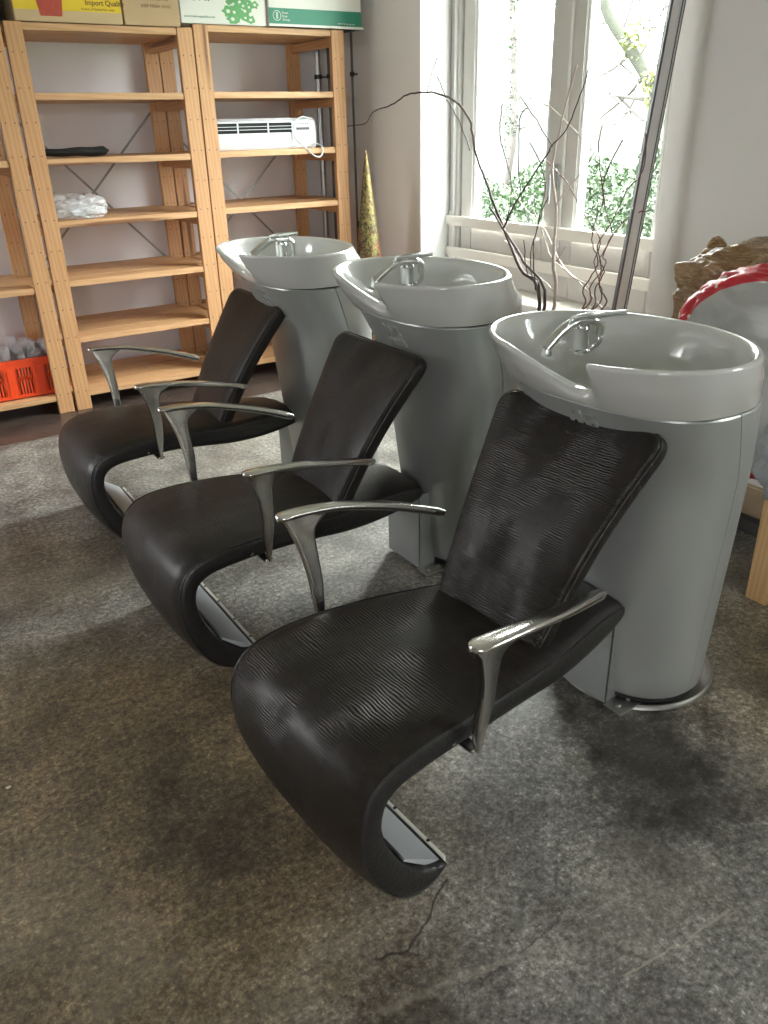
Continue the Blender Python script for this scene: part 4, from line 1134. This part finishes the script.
b.build('bare_boughs', M['twig'], o, True)
b = MB()
for q in ((655, 92), (652, 80), (660, 105), (632, 45), (640, 30)):
    p = at(q[0], q[1], 5.95) - base; foliage(b, tuple(p), (.10, .10, .12), 90, .03)
b.build('ivy_leaves', M['leaf_y'], o)
tag(o, 'mossy leaning tree with ivy and bare boughs outside the window', 'tree')
# slim ivy-clad tree further off
base = Vector((9.5, 11.2, -.5)); o = empty('ivy_tree', base)
b = MB(); P = [base, at(512, 150, 9.4), at(514, 70, 9.4), at(512, -20, 9.4)]; P = catmull(P, 5); b.tube([p - base for p in P], .05, 8); b.build('trunk', M['twig'], o, True)
b = MB()
for k in range(26):
    p = at(512 + random.uniform(-5, 5), random.uniform(-20, 150), 9.4) - base; foliage(b, tuple(p), (.10, .10, .16), 26, .035)
b.build('ivy_leaves', M['leaf'], o)
b = MB()
for k in range(12):
    yy = random.uniform(-10, 140); bough(at(513, yy, 9.4), at(513 + random.choice((-1, 1)) * random.uniform(25, 60), yy - random.uniform(-10, 40), 9.4), .014, 2)
b.build('bare_boughs', M['twig'], o, True)
tag(o, 'slim ivy-clad tree seen through the pane beside the reveal', 'tree')
# neighbouring garden wall and pale house
b = MB(); b.box((-.12, -6, -.5), (.12, 8, 1.75), .01)
for k in range(9): b.box((-.128, -6, -.4 + k * .24), (-.12, 8, -.392 + k * .24))
o = b.build('garden_wall', simple('pale_weathered_stone', (.06, .064, .06), .9, var=.25, scale=3, bump=.4, bscale=9), loc=(11.0, 9, 0))
tag(o, 'pale weathered stone garden wall behind the shrubs', 'wall')

# ------------------------------------------------------------------ light
wd = bpy.data.worlds.new('overcast'); scn.world = wd; wd.use_nodes = True
nt = wd.node_tree; bg = nt.nodes['Background']
tc = N(nt, 'ShaderNodeTexCoord'); sp = N(nt, 'ShaderNodeSeparateXYZ'); nt.links.new(tc.outputs['Generated'], sp.inputs[0])
rp = ramp(nt, sp.outputs['Z'], [(.0, (.96, .985, 1.0)), (.35, (.99, .99, .98)), (1, (1.0, .985, .965))]); nt.links.new(rp.outputs[0], bg.inputs['Color'])
mr = N(nt, 'ShaderNodeMapRange', clamp=True); mr.inputs['From Min'].default_value = .05; mr.inputs['From Max'].default_value = .6
mr.inputs['To Min'].default_value = 8; mr.inputs['To Max'].default_value = 34
nt.links.new(sp.outputs['Z'], mr.inputs['Value']); nt.links.new(mr.outputs[0], bg.inputs['Strength'])
def portal(loc, rot, sx, sy):
    l = bpy.data.lights.new('portal', 'AREA'); l.shape = 'RECTANGLE'; l.size = sx; l.size_y = sy
    l.cycles.is_portal = True
    o = bpy.data.objects.new('daylight_portal', l); o.location = loc; o.rotation_euler = rot; link(o)
portal((3.24, (W1[0] + W1[1]) / 2, 1.5), (0, PI / 2, 0), 2.0, 1.64)
portal((X0 - .22, (FILL_L[0] + FILL_L[1]) / 2, 1.6), (0, -PI / 2, 0), 1.0, .95)
portal(((FILL_F[0] + FILL_F[1]) / 2, Y0 - .22, 1.65), (PI / 2, 0, 0), 1.0, 1.3)
portal((3.24, (W2[0] + W2[1]) / 2, 1.65), (0, PI / 2, 0), 1.4, 1.25)

# ------------------------------------------------------------------ camera
cd = bpy.data.cameras.new('camera'); cam = bpy.data.objects.new('camera', cd); link(cam)
cd.sensor_fit = 'VERTICAL'; cd.sensor_height = 36; cd.lens = F_PX / 1024 * 36; cd.clip_start = .05; cd.clip_end = 200
mw = Matrix.Identity(4)
for i in range(3):
    mw[i][0] = R2[i]; mw[i][1] = -D2[i]; mw[i][2] = -Fv[i]
mw[2][3] = HCAM
cam.matrix_world = mw
scn.camera = cam
scn.view_settings.view_transform = 'Standard'; scn.view_settings.look = 'None'
scn.view_settings.gamma = 1; scn.view_settings.use_curve_mapping = False
scn.view_settings.exposure = 0.85
scn.cycles.max_bounces = 12; scn.cycles.diffuse_bounces = 5; scn.cycles.transparent_max_bounces = 16
scn.cycles.use_denoising = True
